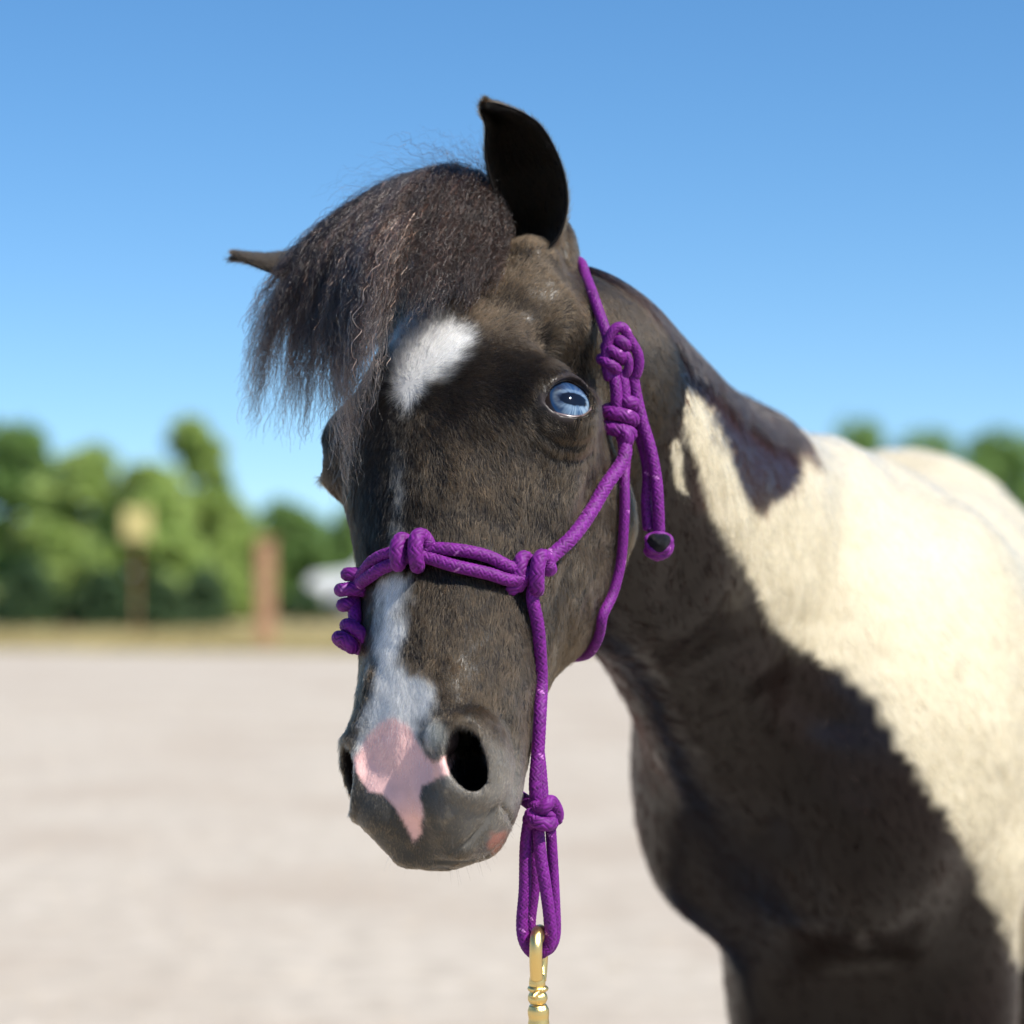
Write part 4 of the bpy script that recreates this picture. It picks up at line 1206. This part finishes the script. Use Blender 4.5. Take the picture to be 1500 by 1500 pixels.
# cheek strap
ck = [kn2 + np.array((0, 0, K_(-8)))] + [S(893, 672, .010), S(876, 710, .0055), S(856, 745, .0055), S(830, 783, .0055), S(803, 815, .0060), S(787, 830, .008), kn3 + np.array((K_(8), 0, 0))]
rope_obj('cheek_strap', [ck], 0.0049, halter)
# throat strand
th = [kn2 + np.array((K_(1), .002, K_(-12))), S(901, 668, .007), S(904, 700, .005), S(906, 740, .004), S(905, 780, .004), S(900, 825, .004), S(889, 868, .004), S(874, 900, .004)]
_dt = depth_of(th[-1])
th = np.array(th + [P(866, 917, _dt + .006), P(855, 932, _dt + .013), P(840, 944, _dt + .024), head_pt(10, 385, 215), head_pt(-70, 400, 140), head_pt(-140, 360, 60)])
th = push_out(th, 0.0042)
rope_obj('throat_strand', [th], 0.0036, halter)
# knot under the eye level
rope_obj('knot', [coil(kn2 + np.array((0, 0, K_(1))), (0.05, 0, 1), K_(21), K_(16), 0.0050, 2.0, 0.3, pitch=1.9),
                  rel([(906, 625, -.004), (918, 636, -.008), (917, 650, -.006), (912, 640, .001)], d2)], [0.0050, 0.0050], halter)
# paired strands between the two upper knots
rope_obj('cheek_strap', [rel([(896, 540, -.002), (902, 565, -.004), (903, 590, -.004), (904, 612, -.002)], d2),
                         rel([(908, 540, .000), (914, 565, -.001), (915, 590, -.001), (914, 612, 0)], d2)], 0.0042, halter)
# crown strap over the poll
dcr = depth_of(S(866, 430, 0))
cr = [P(893, 512, d2), P(886, 482, d2 + .001), P(877, 456, depth_of(S(866, 456)) - .002), P(868, 430, depth_of(S(858, 430)) - .001), P(858, 405, depth_of(S(850, 405)) + .002), P(850, 384, depth_of(S(842, 384)) + .008)]
cr += [head_pt(85, 280, -345), head_pt(20, 250, -425), head_pt(-60, 270, -400), head_pt(-130, 300, -300), head_pt(-175, 310, -150), head_pt(-190, 280, 0), head_pt(-175, 240, 150), head_pt(-150, 180, 270)]
cr = np.vstack([np.array(cr[:6]), push_out(np.array(cr[6:]), 0.005)])
rope_obj('crown_strap', [cr], 0.0037, halter)
# sheet-bend knot beside the temple
db = d2
bend = [rel([(893, 560, -.004), (888, 535, -.006), (888, 512, -.006), (894, 492, -.007), (903, 479, -.007), (914, 480, -.006), (919, 492, -.004), (926, 503, -.003), (935, 520, -.001), (935, 540, .001), (928, 556, .003)], db),
        rel([(903, 545, .000), (914, 552, -.001), (921, 540, -.003), (920, 524, -.004), (913, 516, -.004), (906, 522, .000)], db),
        coil(P(899, 519, db - .002), (0.35, 0, 1), K_(16), K_(15), 0.0040, 2.1, 0.6, pitch=2.0)]
rope_obj('knot', bend, [0.0037, 0.0033, 0.0040], halter)
# two hanging tails
tails = [rel([(926, 545, .003), (931, 575, .004), (940, 615, .003), (952, 655, .002), (960, 695, .001), (964, 735, 0.), (965, 788, .003)], db),
         rel([(915, 548, .006), (923, 590, .008), (934, 630, .009), (945, 665, .009), (949, 700, .008), (947, 735, .007), (950, 780, .005)], db)]
rope_obj('tail_strand', [tails[0]], 0.0042, halter)
rope_obj('tail_strand', [tails[1]], 0.0040, halter)
# sealed end
M_burnt, t, b = new_mat('melted_rope_end'); b.inputs['Base Color'].default_value = (0.006, 0.007, 0.010, 1); b.inputs['Roughness'].default_value = 0.5; b.inputs['Specular IOR Level'].default_value = 0.25
nz = t.nodes.new('ShaderNodeTexNoise'); nz.inputs['Scale'].default_value = 420; bmp = t.nodes.new('ShaderNodeBump'); bmp.inputs['Strength'].default_value = 0.8; bmp.inputs['Distance'].default_value = 0.001
t.links.new(nz.outputs['Fac'], bmp.inputs['Height']); t.links.new(bmp.outputs[0], b.inputs['Normal'])
ec = P(965, 795, db - .002); eo = view_dir(ec) + np.array((0.12, 0, 0.30)); eo /= np.linalg.norm(eo)
ex = np.cross(eo, (0, 0, 1)); ex /= np.linalg.norm(ex); ey = np.cross(ex, eo)
aa = np.linspace(0, 2 * np.pi * 1.03, 26)
ringp = ec + (K_(18.5) * (1 + .10 * np.sin(3 * aa)) * np.cos(aa))[:, None] * ex + (K_(15.5) * (1 + .12 * np.cos(2 * aa)) * np.sin(aa))[:, None] * ey + (0.0012 * np.sin(5 * aa))[:, None] * eo
r2 = ec - eo * 0.006 + (K_(13) * np.cos(aa))[:, None] * ex + (K_(11) * np.sin(aa))[:, None] * ey
rope_obj('rope_end', [ringp, r2, np.array([ec - eo * .004 - ey * K_(4), ec - eo * .012 - ey * K_(14), ec - eo * .010 - ey * K_(6)])], [0.0022, 0.0060, 0.0045], halter)
nr, na_ = 10, 40
vv = [ec + eo * 0.0072]
for i in range(1, nr + 1):
    for j in range(na_):
        a_ = 2 * np.pi * j / na_; rr_ = i / nr * (1 + .10 * math.sin(3 * a_))
        bump_ = 0.0010 * vnoise(np.array([[math.cos(a_) * rr_ * 2.2, math.sin(a_) * rr_ * 2.2, 3.3]]), 1.0, 44)[0]
        vv.append(ec + K_(19) * rr_ * math.cos(a_) * ex + K_(16) * rr_ * math.sin(a_) * ey + eo * (0.0072 - 0.0072 * (i / nr)**3 + bump_))
ff = [[0, 1 + j, 1 + (j + 1) % na_] for j in range(na_)]
for i in range(nr - 1):
    for j in range(na_):
        a_ = 1 + i * na_ + j; b_ = 1 + i * na_ + (j + 1) % na_
        ff.append([a_, b_, b_ + na_, a_ + na_][::-1])
mesh_obj('burnt_tip', vv, ff, M_burnt, halter)
# strand from the near cheek knot down to the lead knot
dk3 = depth_of(kn3)
hs = [kn3 + np.array((K_(2), .001, K_(-10))), P(780, 878, depth_of(S(780, 880, .008))), P(787, 910, depth_of(S(787, 912, .012))), P(791, 950, depth_of(S(791, 950, .012))), P(793, 1000, depth_of(S(790, 1000, .010)))]
dh = depth_of(hs[-1])
hs += [P(791, 1050, dh * .7 + dkc * .3 - .006), P(788, 1100, dh * .4 + dkc * .6 - .004), P(784, 1150, dkc - .002), P(788, 1185, dkc)]
rope_obj('chin_strand', [hs], 0.0043, halter)
rope_obj('chin_strand', [[P(788, 1085, dkc + .010), P(793, 1135, dkc + .006), P(796, 1180, dkc + .003)]], 0.0038, halter)
# lead knot
lk = [coil(P(795, 1192, dkc), (0.35, 0.1, 1.0), K_(17), K_(15), 0.0045, 1.3, 2.8, pitch=2.2),
      rel([(782, 1180, -.006), (792, 1186, -.010), (800, 1180, -.011), (806, 1172, -.008), (812, 1180, -.004), (817, 1193, -.002), (813, 1206, .002)], dkc),
      rel([(776, 1186, -.003), (781, 1200, -.009), (793, 1207, -.012), (804, 1208, -.010), (812, 1204, -.004)], dkc)]
rope_obj('knot', lk, [0.0044, 0.0044, 0.0046], halter)
# loops that carry the snap
lp1 = rel([(775, 1200, -.001), (770, 1240, -.002), (769, 1300, -.003), (765, 1350, -.003), (768, 1378, -.003), (780, 1396, -.002), (794, 1396, -.002), (806, 1380, -.003), (805, 1345, -.006), (799, 1300, -.007), (792, 1255, -.006), (788, 1210, -.004)], dkc)
lp2 = rel([(783, 1200, .007), (782, 1250, .007), (783, 1300, .007), (777, 1350, .007), (779, 1380, .007), (790, 1392, .007), (803, 1392, .006), (813, 1372, .005), (813, 1330, .005), (810, 1270, .005), (806, 1205, .004)], dkc)
rope_obj('lead_loop', [lp1], 0.0040, halter)
rope_obj('lead_loop', [lp2], 0.0036, halter)

# ------------------------------------------------------------------ brass snap
M_brass, t, b = new_mat('brass'); b.inputs['Metallic'].default_value = 1; b.inputs['Base Color'].default_value = (0.85, 0.62, 0.24, 1); b.inputs['Roughness'].default_value = 0.24
nz = t.nodes.new('ShaderNodeTexNoise'); nz.inputs['Scale'].default_value = 260; nz.inputs['Detail'].default_value = 4
rp = t.nodes.new('ShaderNodeMapRange'); rp.inputs['To Min'].default_value = 0.14; rp.inputs['To Max'].default_value = 0.42
t.links.new(nz.outputs['Fac'], rp.inputs['Value']); t.links.new(rp.outputs[0], b.inputs['Roughness'])
bmp = t.nodes.new('ShaderNodeBump'); bmp.inputs['Strength'].default_value = 0.25; bmp.inputs['Distance'].default_value = 0.001
t.links.new(nz.outputs['Fac'], bmp.inputs['Height']); t.links.new(bmp.outputs[0], b.inputs['Normal'])
snap = thing('lead_snap', 'shiny brass trigger snap hanging from the halter loop', 'snap hook', tuple(P(788, 1440, dkc)))
# bow: a hook seen nearly edge on, running front to back through the rope loops
def yz(px, py, dd): return P(px, py, dkc + dd)
bow = [yz(786, 1434, -.010), yz(785, 1410, -.013), yz(785, 1388, -.014), yz(786, 1372, -.010), yz(789, 1364, -.002), yz(793, 1366, .008), yz(794, 1384, .014), yz(793, 1412, .014), yz(791, 1436, .010)]
tube_obj('hook', dense(bow, .0008), 0.0037, M_brass, snap, 18)
def lathe_path(name, pts, rads, mat, par, seg=24):
    q, s = catmull(pts, .0006); x = np.linspace(0, 1, len(q)); rr_ = np.interp(x, np.linspace(0, 1, len(rads)), rads)
    return tube_obj(name, q, rr_, mat, par, seg)
lathe_path('body', [yz(787, 1428, 0), yz(787, 1450, 0), yz(788, 1470, 0)], [.0040, .0046, .0048, .0046, .0042, .0056, .0058, .0045], M_brass, snap)
lathe_path('collar', [yz(788, 1444, 0), yz(788, 1452, 0)], [.0050, .0062, .0062, .0050], M_brass, snap)
tube_obj('trigger', dense([yz(788, 1454, -.006), yz(783, 1458, -.009), yz(781, 1462, -.010)], .0006), .0019, M_brass, snap, 12)
lathe_path('swivel', [yz(788, 1472, 0), yz(789, 1490, 0), yz(789, 1512, 0)], [.0050, .0062, .0062, .0058, .0062, .0060, .0040], M_brass, snap)
eye_ring = np.array([yz(789, 1534, 0) + .0105 * (math.cos(a) * np.array((1, 0, 0)) + math.sin(a) * np.array((0, 0, 1))) for a in np.linspace(0, 2 * np.pi, 30)])
tube_obj('ring', eye_ring, .0026, M_brass, snap, 12)

# ------------------------------------------------------------------ whiskers
wr = []
for _ in range(70):
    L_, B_, T_ = rng.uniform(-70, 95), rng.uniform(80, 220), rng.uniform(540, 640)
    wr.append(head_pt(L_, B_, T_))
wr = np.array(wr)
for _ in range(6):
    d_ = full_sdf(wr); g_ = grad(wr); wr = wr - g_ / (g_**2).sum(1)[:, None] * d_[:, None] * 0.8
g_ = grad(wr); g_ /= np.linalg.norm(g_, axis=1)[:, None]
L_ = rng.uniform(.003, .008, len(wr)); t_ = np.linspace(0, 1, 6)
dn_ = np.array((0.1, 0, -0.5))
wp = wr[:, None] + g_[:, None] * (L_[:, None] * t_)[..., None] + dn_ * (L_[:, None] * t_**2)[..., None]
hair_obj('whiskers', wp, (0.00009 * (1 - .7 * t_))[None].repeat(len(wr), 0), np.tile((0.25, 0.22, 0.18), (len(wr), 1)), M_long, pony)

# ------------------------------------------------------------------ ground
def noise_mat(name, c1, c2, scale, bump=0.0, rough=0.9, c3=None, scale2=None):
    m, t, b = new_mat(name)
    tc = t.nodes.new('ShaderNodeTexCoord')
    n1 = t.nodes.new('ShaderNodeTexNoise'); n1.inputs['Scale'].default_value = scale; n1.inputs['Detail'].default_value = 8; n1.inputs['Roughness'].default_value = 0.65
    t.links.new(tc.outputs['Object'], n1.inputs['Vector'])
    cr_ = t.nodes.new('ShaderNodeValToRGB'); cr_.color_ramp.elements[0].position = 0.3; cr_.color_ramp.elements[1].position = 0.7
    cr_.color_ramp.elements[0].color = (*c1, 1); cr_.color_ramp.elements[1].color = (*c2, 1)
    t.links.new(n1.outputs['Fac'], cr_.inputs[0])
    out = cr_.outputs[0]
    if c3 is not None:
        n2 = t.nodes.new('ShaderNodeTexNoise'); n2.inputs['Scale'].default_value = scale2; n2.inputs['Detail'].default_value = 4
        t.links.new(tc.outputs['Object'], n2.inputs['Vector'])
        mr = t.nodes.new('ShaderNodeMapRange'); mr.inputs['From Min'].default_value = 0.45; mr.inputs['From Max'].default_value = 0.7
        t.links.new(n2.outputs['Fac'], mr.inputs['Value'])
        mx = t.nodes.new('ShaderNodeMix'); mx.data_type = 'RGBA'; mx.inputs['B'].default_value = (*c3, 1)
        t.links.new(mr.outputs[0], mx.inputs['Factor']); t.links.new(out, mx.inputs['A']); out = mx.outputs['Result']
    t.links.new(out, b.inputs['Base Color'])
    b.inputs['Roughness'].default_value = rough
    b.inputs['Specular IOR Level'].default_value = 0.25
    if bump:
        bp_ = t.nodes.new('ShaderNodeBump'); bp_.inputs['Strength'].default_value = bump; bp_.inputs['Distance'].default_value = 0.01
        t.links.new(n1.outputs['Fac'], bp_.inputs['Height']); t.links.new(bp_.outputs[0], b.inputs['Normal'])
    return m
M_gravel = noise_mat('pale_gravel', (0.33, 0.285, 0.228), (0.51, 0.45, 0.37), 9, 0.5, c3=(0.37, 0.31, 0.245), scale2=0.9)
M_dry = noise_mat('dry_grass_ground', (0.24, 0.20, 0.09), (0.36, 0.29, 0.15), 3, 0.3)
def sheet(name, xs, ys, z, mat, edge=None):
    v = []; f = []
    for j, y in enumerate(ys):
        for i, x in enumerate(xs):
            yy = y + (edge(x) if edge and j == 0 else 0)
            v.append((x, yy, z))
    w = len(xs)
    for j in range(len(ys) - 1):
        for i in range(w - 1):
            f.append([j * w + i, j * w + i + 1, (j + 1) * w + i + 1, (j + 1) * w + i])
    o = mesh_obj(name, v, f, mat, None, False); o['kind'] = 'structure'; return o
sheet('gravel_ground', np.linspace(-1500, 1500, 31), np.linspace(-400, 2600, 31), 0.0, M_gravel)
sheet('dry_grass_verge', np.r_[-1500, -300, np.linspace(-60, 60, 121), 300, 1500], [30.5, 36, 60, 200, 2500], 0.004, M_dry, lambda x: 0.7 * math.sin(x * 0.7) + 0.4 * math.sin(x * 1.9 + 1))
# loose stones
def scatter_quads(n, c, nrm, size, aspect=1.0, r=None):
    """n little quads at c with random roll; returns verts, faces"""
    r_ = rng if r is None else r
    nrm = nrm / np.linalg.norm(nrm, axis=1)[:, None]
    h = r_.normal(size=(n, 3)); u_ = np.cross(nrm, h); u_ /= np.maximum(np.linalg.norm(u_, axis=1), 1e-6)[:, None]; w_ = np.cross(nrm, u_)
    s_ = np.asarray(size)[:, None]
    v = np.stack([c - u_ * s_ * aspect, c - w_ * s_ * .6, c + u_ * s_ * aspect, c + w_ * s_ * .6], 1)
    return v.reshape(-1, 3), np.arange(4 * n).reshape(-1, 4)
ns = 9000
sy = 1.5 + 18 * rng.random(ns)**1.6; sx = (rng.random(ns) - .5) * (2.2 + sy * 0.55) 
sz = rng.uniform(.003, .011, ns) * (1 + .04 * sy)
base_ = np.array([(1, 0, -.3), (.3, .95, -.3), (-.8, .6, -.3), (-.8, -.6, -.3), (.3, -.95, -.3), (0.1, 0, .7)])
vs = base_[None] * sz[:, None, None] * rng.uniform(.6, 1.3, (ns, 6, 3)) + np.stack([sx, sy, sz * .3], 1)[:, None]
tri = np.array([(0, 1, 5), (1, 2, 5), (2, 3, 5), (3, 4, 5), (4, 0, 5)])
fs = (tri[None] + (np.arange(ns) * 6)[:, None, None]).reshape(-1, 3)
o = mesh_obj('loose_stones', vs.reshape(-1, 3), fs, M_gravel, None, False); o['kind'] = 'stuff'
# dry grass blades along the verge
nb = 26000
gx_ = rng.uniform(-16, 16, nb); gy_ = 30.6 + 9 * rng.random(nb)**1.5 + 0.5 * np.sin(gx_ * .7)
h_ = rng.uniform(.08, .30, nb) * (0.6 + 0.4 * vnoise(np.stack([gx_, gy_, gx_ * 0], 1), .5, 4))
ax_ = rng.normal(size=nb) * .06; ay_ = rng.normal(size=nb) * .06
v = np.stack([np.stack([gx_ - .012, gy_, gy_ * 0], 1), np.stack([gx_ + .012, gy_, gy_ * 0], 1), np.stack([gx_ + ax_, gy_ + ay_, h_], 1)], 1).reshape(-1, 3)
M_blade = noise_mat('dry_grass_blades', (0.33, 0.27, 0.11), (0.44, 0.36, 0.18), 2)
o = mesh_obj('dry_grass', v, np.arange(3 * nb).reshape(-1, 3), M_blade, None, False); o['kind'] = 'stuff'

# ------------------------------------------------------------------ trees and shrubs beyond the verge
def leaf_mat(name, c1, c2):
    m = noise_mat(name, c1, c2, 1.6, rough=0.55)
    t = m.node_tree; b = t.nodes['Principled BSDF']
    tr = t.nodes.new('ShaderNodeBsdfTranslucent'); mx = t.nodes.new('ShaderNodeMixShader'); mx.inputs[0].default_value = 0.5
    src = b.inputs['Base Color'].links[0].from_socket
    t.links.new(src, tr.inputs[0]); t.links.new(b.outputs[0], mx.inputs[1]); t.links.new(tr.outputs[0], mx.inputs[2])
    t.links.new(mx.outputs[0], t.nodes['Material Output'].inputs[0])
    return m
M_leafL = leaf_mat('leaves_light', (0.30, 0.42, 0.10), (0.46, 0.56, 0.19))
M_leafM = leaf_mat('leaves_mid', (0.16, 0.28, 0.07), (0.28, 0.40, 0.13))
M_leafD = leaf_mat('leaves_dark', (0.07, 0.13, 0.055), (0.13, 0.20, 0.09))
M_bark = noise_mat('bark', (0.09, 0.065, 0.045), (0.17, 0.13, 0.095), 14, 0.6)
def gpt(px, Y): return (px - 750) / FPX * Y
def hgt(py, Y): return CAMH + (840 - py) / FPX * Y
def tree(px, Y, top, wid, label, mat, name='tree', cat='tree', n=9000, group='trees beyond the gravel lot', trunk=True, leaf=0.10, peak=0.5, low=0.15, off=0):
    x = gpt(px, Y); H = hgt(top, Y); Wd = wid / FPX * Y / 2
    root = thing(name, label, cat, (x, Y, 0), group)
    r_ = np.random.default_rng(int(px * 7 + Y * 13) % 99991)
    k = 40
    cz = low * H + (H * 0.93 - low * H) * r_.random(k)
    rel_ = (cz / H)
    wprof = np.interp(rel_, [0, .25, .5, .8, 1], [.75, 1, .92, .55, .15])
    a = r_.uniform(0, 6.28, k); rad = np.sqrt(r_.random(k)) * Wd * wprof * .8
    cx = np.cos(a) * rad + off * Wd * (rel_ - .5); cy = np.sin(a) * rad
    cr_ = r_.uniform(.22, .42, k) * min(Wd, H * .5) * 0.9
    cx = np.r_[cx, off * Wd * .5]; cy = np.r_[cy, 0]; cz = np.r_[cz, H - .28 * Wd]; cr_ = np.r_[cr_, .26 * Wd]
    pi = r_.integers(0, k + 1, n)
    dirs = r_.normal(size=(n, 3)); dirs /= np.linalg.norm(dirs, axis=1)[:, None]
    rr_ = (0.55 + 0.5 * r_.random(n))
    c = np.stack([cx[pi], cy[pi], cz[pi]], 1) + dirs * (cr_[pi] * rr_)[:, None] * np.array((1, 1, .85))
    c = c[(c[:, 2] > 0.05)]
    c += np.array((x, Y, 0))
    nn = r_.normal(size=c.shape) + np.array((0, -.3, .8))
    v, f = scatter_quads(len(c), c, nn, r_.uniform(.6, 1.3, len(c)) * leaf, 1.0, r_)
    o = mesh_obj('crown', v, f, mat, root, False)
    if trunk:
        tb = [np.array((x, Y, 0.0)), np.array((x + .05, Y, H * .3)), np.array((x + off * Wd * .2, Y + .05, H * .6)), np.array((x + off * Wd * .4, Y, H * .85))]
        q, _ = catmull(tb, .15)
        tube_obj('trunk', q, np.linspace(.035 * H, .008 * H, len(q)), M_bark, root, 10)
        for b_ in range(5):
            h0_ = H * (.28 + .1 * b_); a_ = r_.uniform(0, 6.28)
            e = np.array((x + math.cos(a_) * Wd * .6, Y + math.sin(a_) * Wd * .6, h0_ + .2 * H))
            q, _ = catmull([np.array((x, Y, h0_)), np.array((x, Y, h0_)) * .5 + e * .5 + (0, 0, .04), e], .12)
            tube_obj('limb', q, np.linspace(.014 * H, .004 * H, len(q)), M_bark, root, 6)
    return root
tree(284, 46, 606, 150, 'tallest light green tree with a pointed top, left of the pony', M_leafL, n=11000, low=.05)
tree(215, 44, 680, 190, 'rounded light green tree beside the tallest tree', M_leafL, n=11000, low=.05)
tree(120, 45, 660, 210, 'leafy green tree near the left edge', M_leafL, n=10000, low=.05)
tree(20, 47, 620, 240, 'tall green tree at the far left edge of the view', M_leafM, n=10000, low=.05)
tree(345, 50, 735, 140, 'low light green tree behind the brown post', M_leafL, n=8000, low=.05)
tree(430, 54, 738, 170, 'mid green bushy tree between the post and the pony', M_leafM, n=9000, low=.05)
tree(520, 58, 745, 160, 'mid green tree just left of the pony\'s nose', M_leafM, n=8000, low=.05)
tree(610, 60, 760, 170, 'green tree hidden mostly behind the pony\'s face', M_leafM, n=2500)
tree(1268, 62, 612, 210, 'green tree top showing above the pony\'s back', M_leafM, n=9000)
tree(1365, 60, 640, 270, 'green tree over the pony\'s rump', M_leafM, n=8000)
tree(1468, 62, 628, 260, 'broad green tree at the far right', M_leafM, n=8000)
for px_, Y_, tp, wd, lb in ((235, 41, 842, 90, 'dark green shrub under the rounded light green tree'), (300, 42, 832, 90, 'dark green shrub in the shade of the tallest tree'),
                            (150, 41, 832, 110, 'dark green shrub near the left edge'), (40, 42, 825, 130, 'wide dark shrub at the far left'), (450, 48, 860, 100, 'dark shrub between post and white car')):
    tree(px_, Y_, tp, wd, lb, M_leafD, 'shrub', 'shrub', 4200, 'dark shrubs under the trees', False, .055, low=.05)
# far tree line that closes the yard all round, one leafy mass
_n = 90000; _r = np.random.default_rng(5)
_x = _r.uniform(-150, 150, _n); _y = 96 + 10 * _r.random(_n) + 0.0022 * _x**2 * -1
_top = 3.0 + 0.9 * vnoise(np.stack([_x, _x * 0, _x * 0], 1), 0.11, 61) + 0.5 * vnoise(np.stack([_x, _x * 0, _x * 0], 1), 0.45, 62)
_c = np.stack([_x, _y, _top * _r.random(_n)**0.7], 1)
_v, _f = scatter_quads(_n, _c, _r.normal(size=_c.shape) + np.array((0, -.3, .8)), _r.uniform(.10, .22, _n), 1.0, _r)
o = mesh_obj('distant_woodland', _v, _f, M_leafM, None, False); o['kind'] = 'stuff'
# brown post
def box(bm, c, s, bevel=0.0):
    r_ = bmesh.ops.create_cube(bm, size=1.0)
    for v_ in r_['verts']: v_.co = Vector((v_.co.x * s[0] + c[0], v_.co.y * s[1] + c[1], v_.co.z * s[2] + c[2]))
    return r_['verts']
def bm_obj(name, bm, mat, parent=None, bevel=0.0, smooth=False):
    if bevel: bmesh.ops.bevel(bm, geom=list(bm.edges), offset=bevel, segments=2, affect='EDGES')
    me = bpy.data.meshes.new(name); bm.to_mesh(me); bm.free(); me.materials.append(mat)
    if smooth: me.polygons.foreach_set('use_smooth', np.ones(len(me.polygons), dtype=bool))
    return link(bpy.data.objects.new(name, me), parent)
M_wood = noise_mat('weathered_red_wood', (0.34, 0.18, 0.10), (0.50, 0.29, 0.17), 9, 0.4)
Yp = 32.0; xp = gpt(389, Yp); Hp = hgt(792, Yp)
post = thing('gate_post', 'reddish brown wooden post standing at the edge of the gravel', 'post', (xp, Yp, 0))
bm = bmesh.new(); box(bm, (xp, Yp, Hp / 2), (.22, .20, Hp)); bm_obj('post', bm, M_wood, post, .012)
bm = bmesh.new(); box(bm, (xp, Yp, Hp + .022), (.27, .25, .04)); bm_obj('cap', bm, M_wood, post, .008)
# yellow board
M_yel, t, b = new_mat('yellow_paint'); b.inputs['Base Color'].default_value = (0.60, 0.50, 0.20, 1); b.inputs['Roughness'].default_value = .6
M_grey, t, b = new_mat('galvanised_grey'); b.inputs['Base Color'].default_value = (0.30, 0.31, 0.32, 1); b.inputs['Roughness'].default_value = .5
Yb = 40.5; xb = gpt(200, Yb)
bd = thing('sign_board', 'blurred yellow board on a post in front of the left trees', 'board', (xb, Yb, 0))
bm = bmesh.new(); box(bm, (xb, Yb, hgt(768, Yb)), (.46, .03, .50)); bm_obj('panel', bm, M_yel, bd, .01)
bm = bmesh.new(); box(bm, (xb, Yb + .05, hgt(760, Yb) / 2), (.03, .03, hgt(745, Yb))); bm_obj('post', bm, M_wood, bd)
# white car, mostly hidden behind the pony's nose
M_white, t, b = new_mat('white_car_paint'); b.inputs['Base Color'].default_value = (0.75, 0.76, 0.78, 1); b.inputs['Roughness'].default_value = .3; b.inputs['Coat Weight'].default_value = .6
M_glass, t, b = new_mat('dark_car_glass'); b.inputs['Base Color'].default_value = (0.03, 0.04, 0.05, 1); b.inputs['Roughness'].default_value = .05
M_tyre, t, b = new_mat('tyre_rubber'); b.inputs['Base Color'].default_value = (0.02, 0.02, 0.02, 1); b.inputs['Roughness'].default_value = .85
M_rim, t, b = new_mat('wheel_rim'); b.inputs['Base Color'].default_value = (0.5, 0.5, 0.52, 1); b.inputs['Metallic'].default_value = .8; b.inputs['Roughness'].default_value = .3
Yc = 52.0; xc = gpt(452, Yc)
car = thing('parked_car', 'white car parked beyond the gravel, half hidden behind the pony\'s nose', 'car', (xc + 2.1, Yc, 0))
prof = [(0.05, .45), (0.0, .70), (.12, .92), (.95, 1.02), (1.45, 1.55), (1.75, 1.64), (3.3, 1.62), (3.85, 1.10), (4.15, 1.02), (4.2, .50), (4.05, .38), (.2, .38)]
def extr(name, pr, y0, y1, mat, parent, bev=.04, inset=0.0):
    bm = bmesh.new()
    a = [bm.verts.new((xc + p_[0], Yc + y0, p_[1])) for p_ in pr]; c = [bm.verts.new((xc + p_[0], Yc + y1, p_[1])) for p_ in pr]
    bm.faces.new(a); bm.faces.new(c[::-1])
    for i in range(len(pr)): bm.faces.new((a[i], c[i], c[(i + 1) % len(pr)], a[(i + 1) % len(pr)]))
    bmesh.ops.recalc_face_normals(bm, faces=bm.faces)
    return bm_obj(name, bm, mat, parent, bev)
extr('body', prof, -.88, .88, M_white, car, .05)
extr('window', [(1.22, 1.08), (1.58, 1.52), (2.35, 1.55), (2.35, 1.08)], -.90, -.875, M_glass, car, 0)
extr('window', [(2.45, 1.08), (2.45, 1.55), (3.25, 1.53), (3.62, 1.12)], -.90, -.875, M_glass, car, 0)
for wx in (.85, 3.35):
    for sy_ in (-.86, .86):
        bm = bmesh.new(); bmesh.ops.create_cone(bm, cap_ends=True, segments=28, radius1=.33, radius2=.33, depth=.20, matrix=Matrix.Rotation(R(90), 4, 'X'))
        for v_ in bm.verts: v_.co += Vector((xc + wx, Yc + sy_, .33))
        wo = bm_obj('wheel', bm, M_tyre, car, .03)
        bm = bmesh.new(); bmesh.ops.create_cone(bm, cap_ends=True, segments=20, radius1=.20, radius2=.17, depth=.03, matrix=Matrix.Rotation(R(90), 4, 'X'))
        for v_ in bm.verts: v_.co += Vector((xc + wx, Yc + sy_ + (.11 if sy_ > 0 else -.11), .33))
        bm_obj('rim', bm, M_rim, wo)
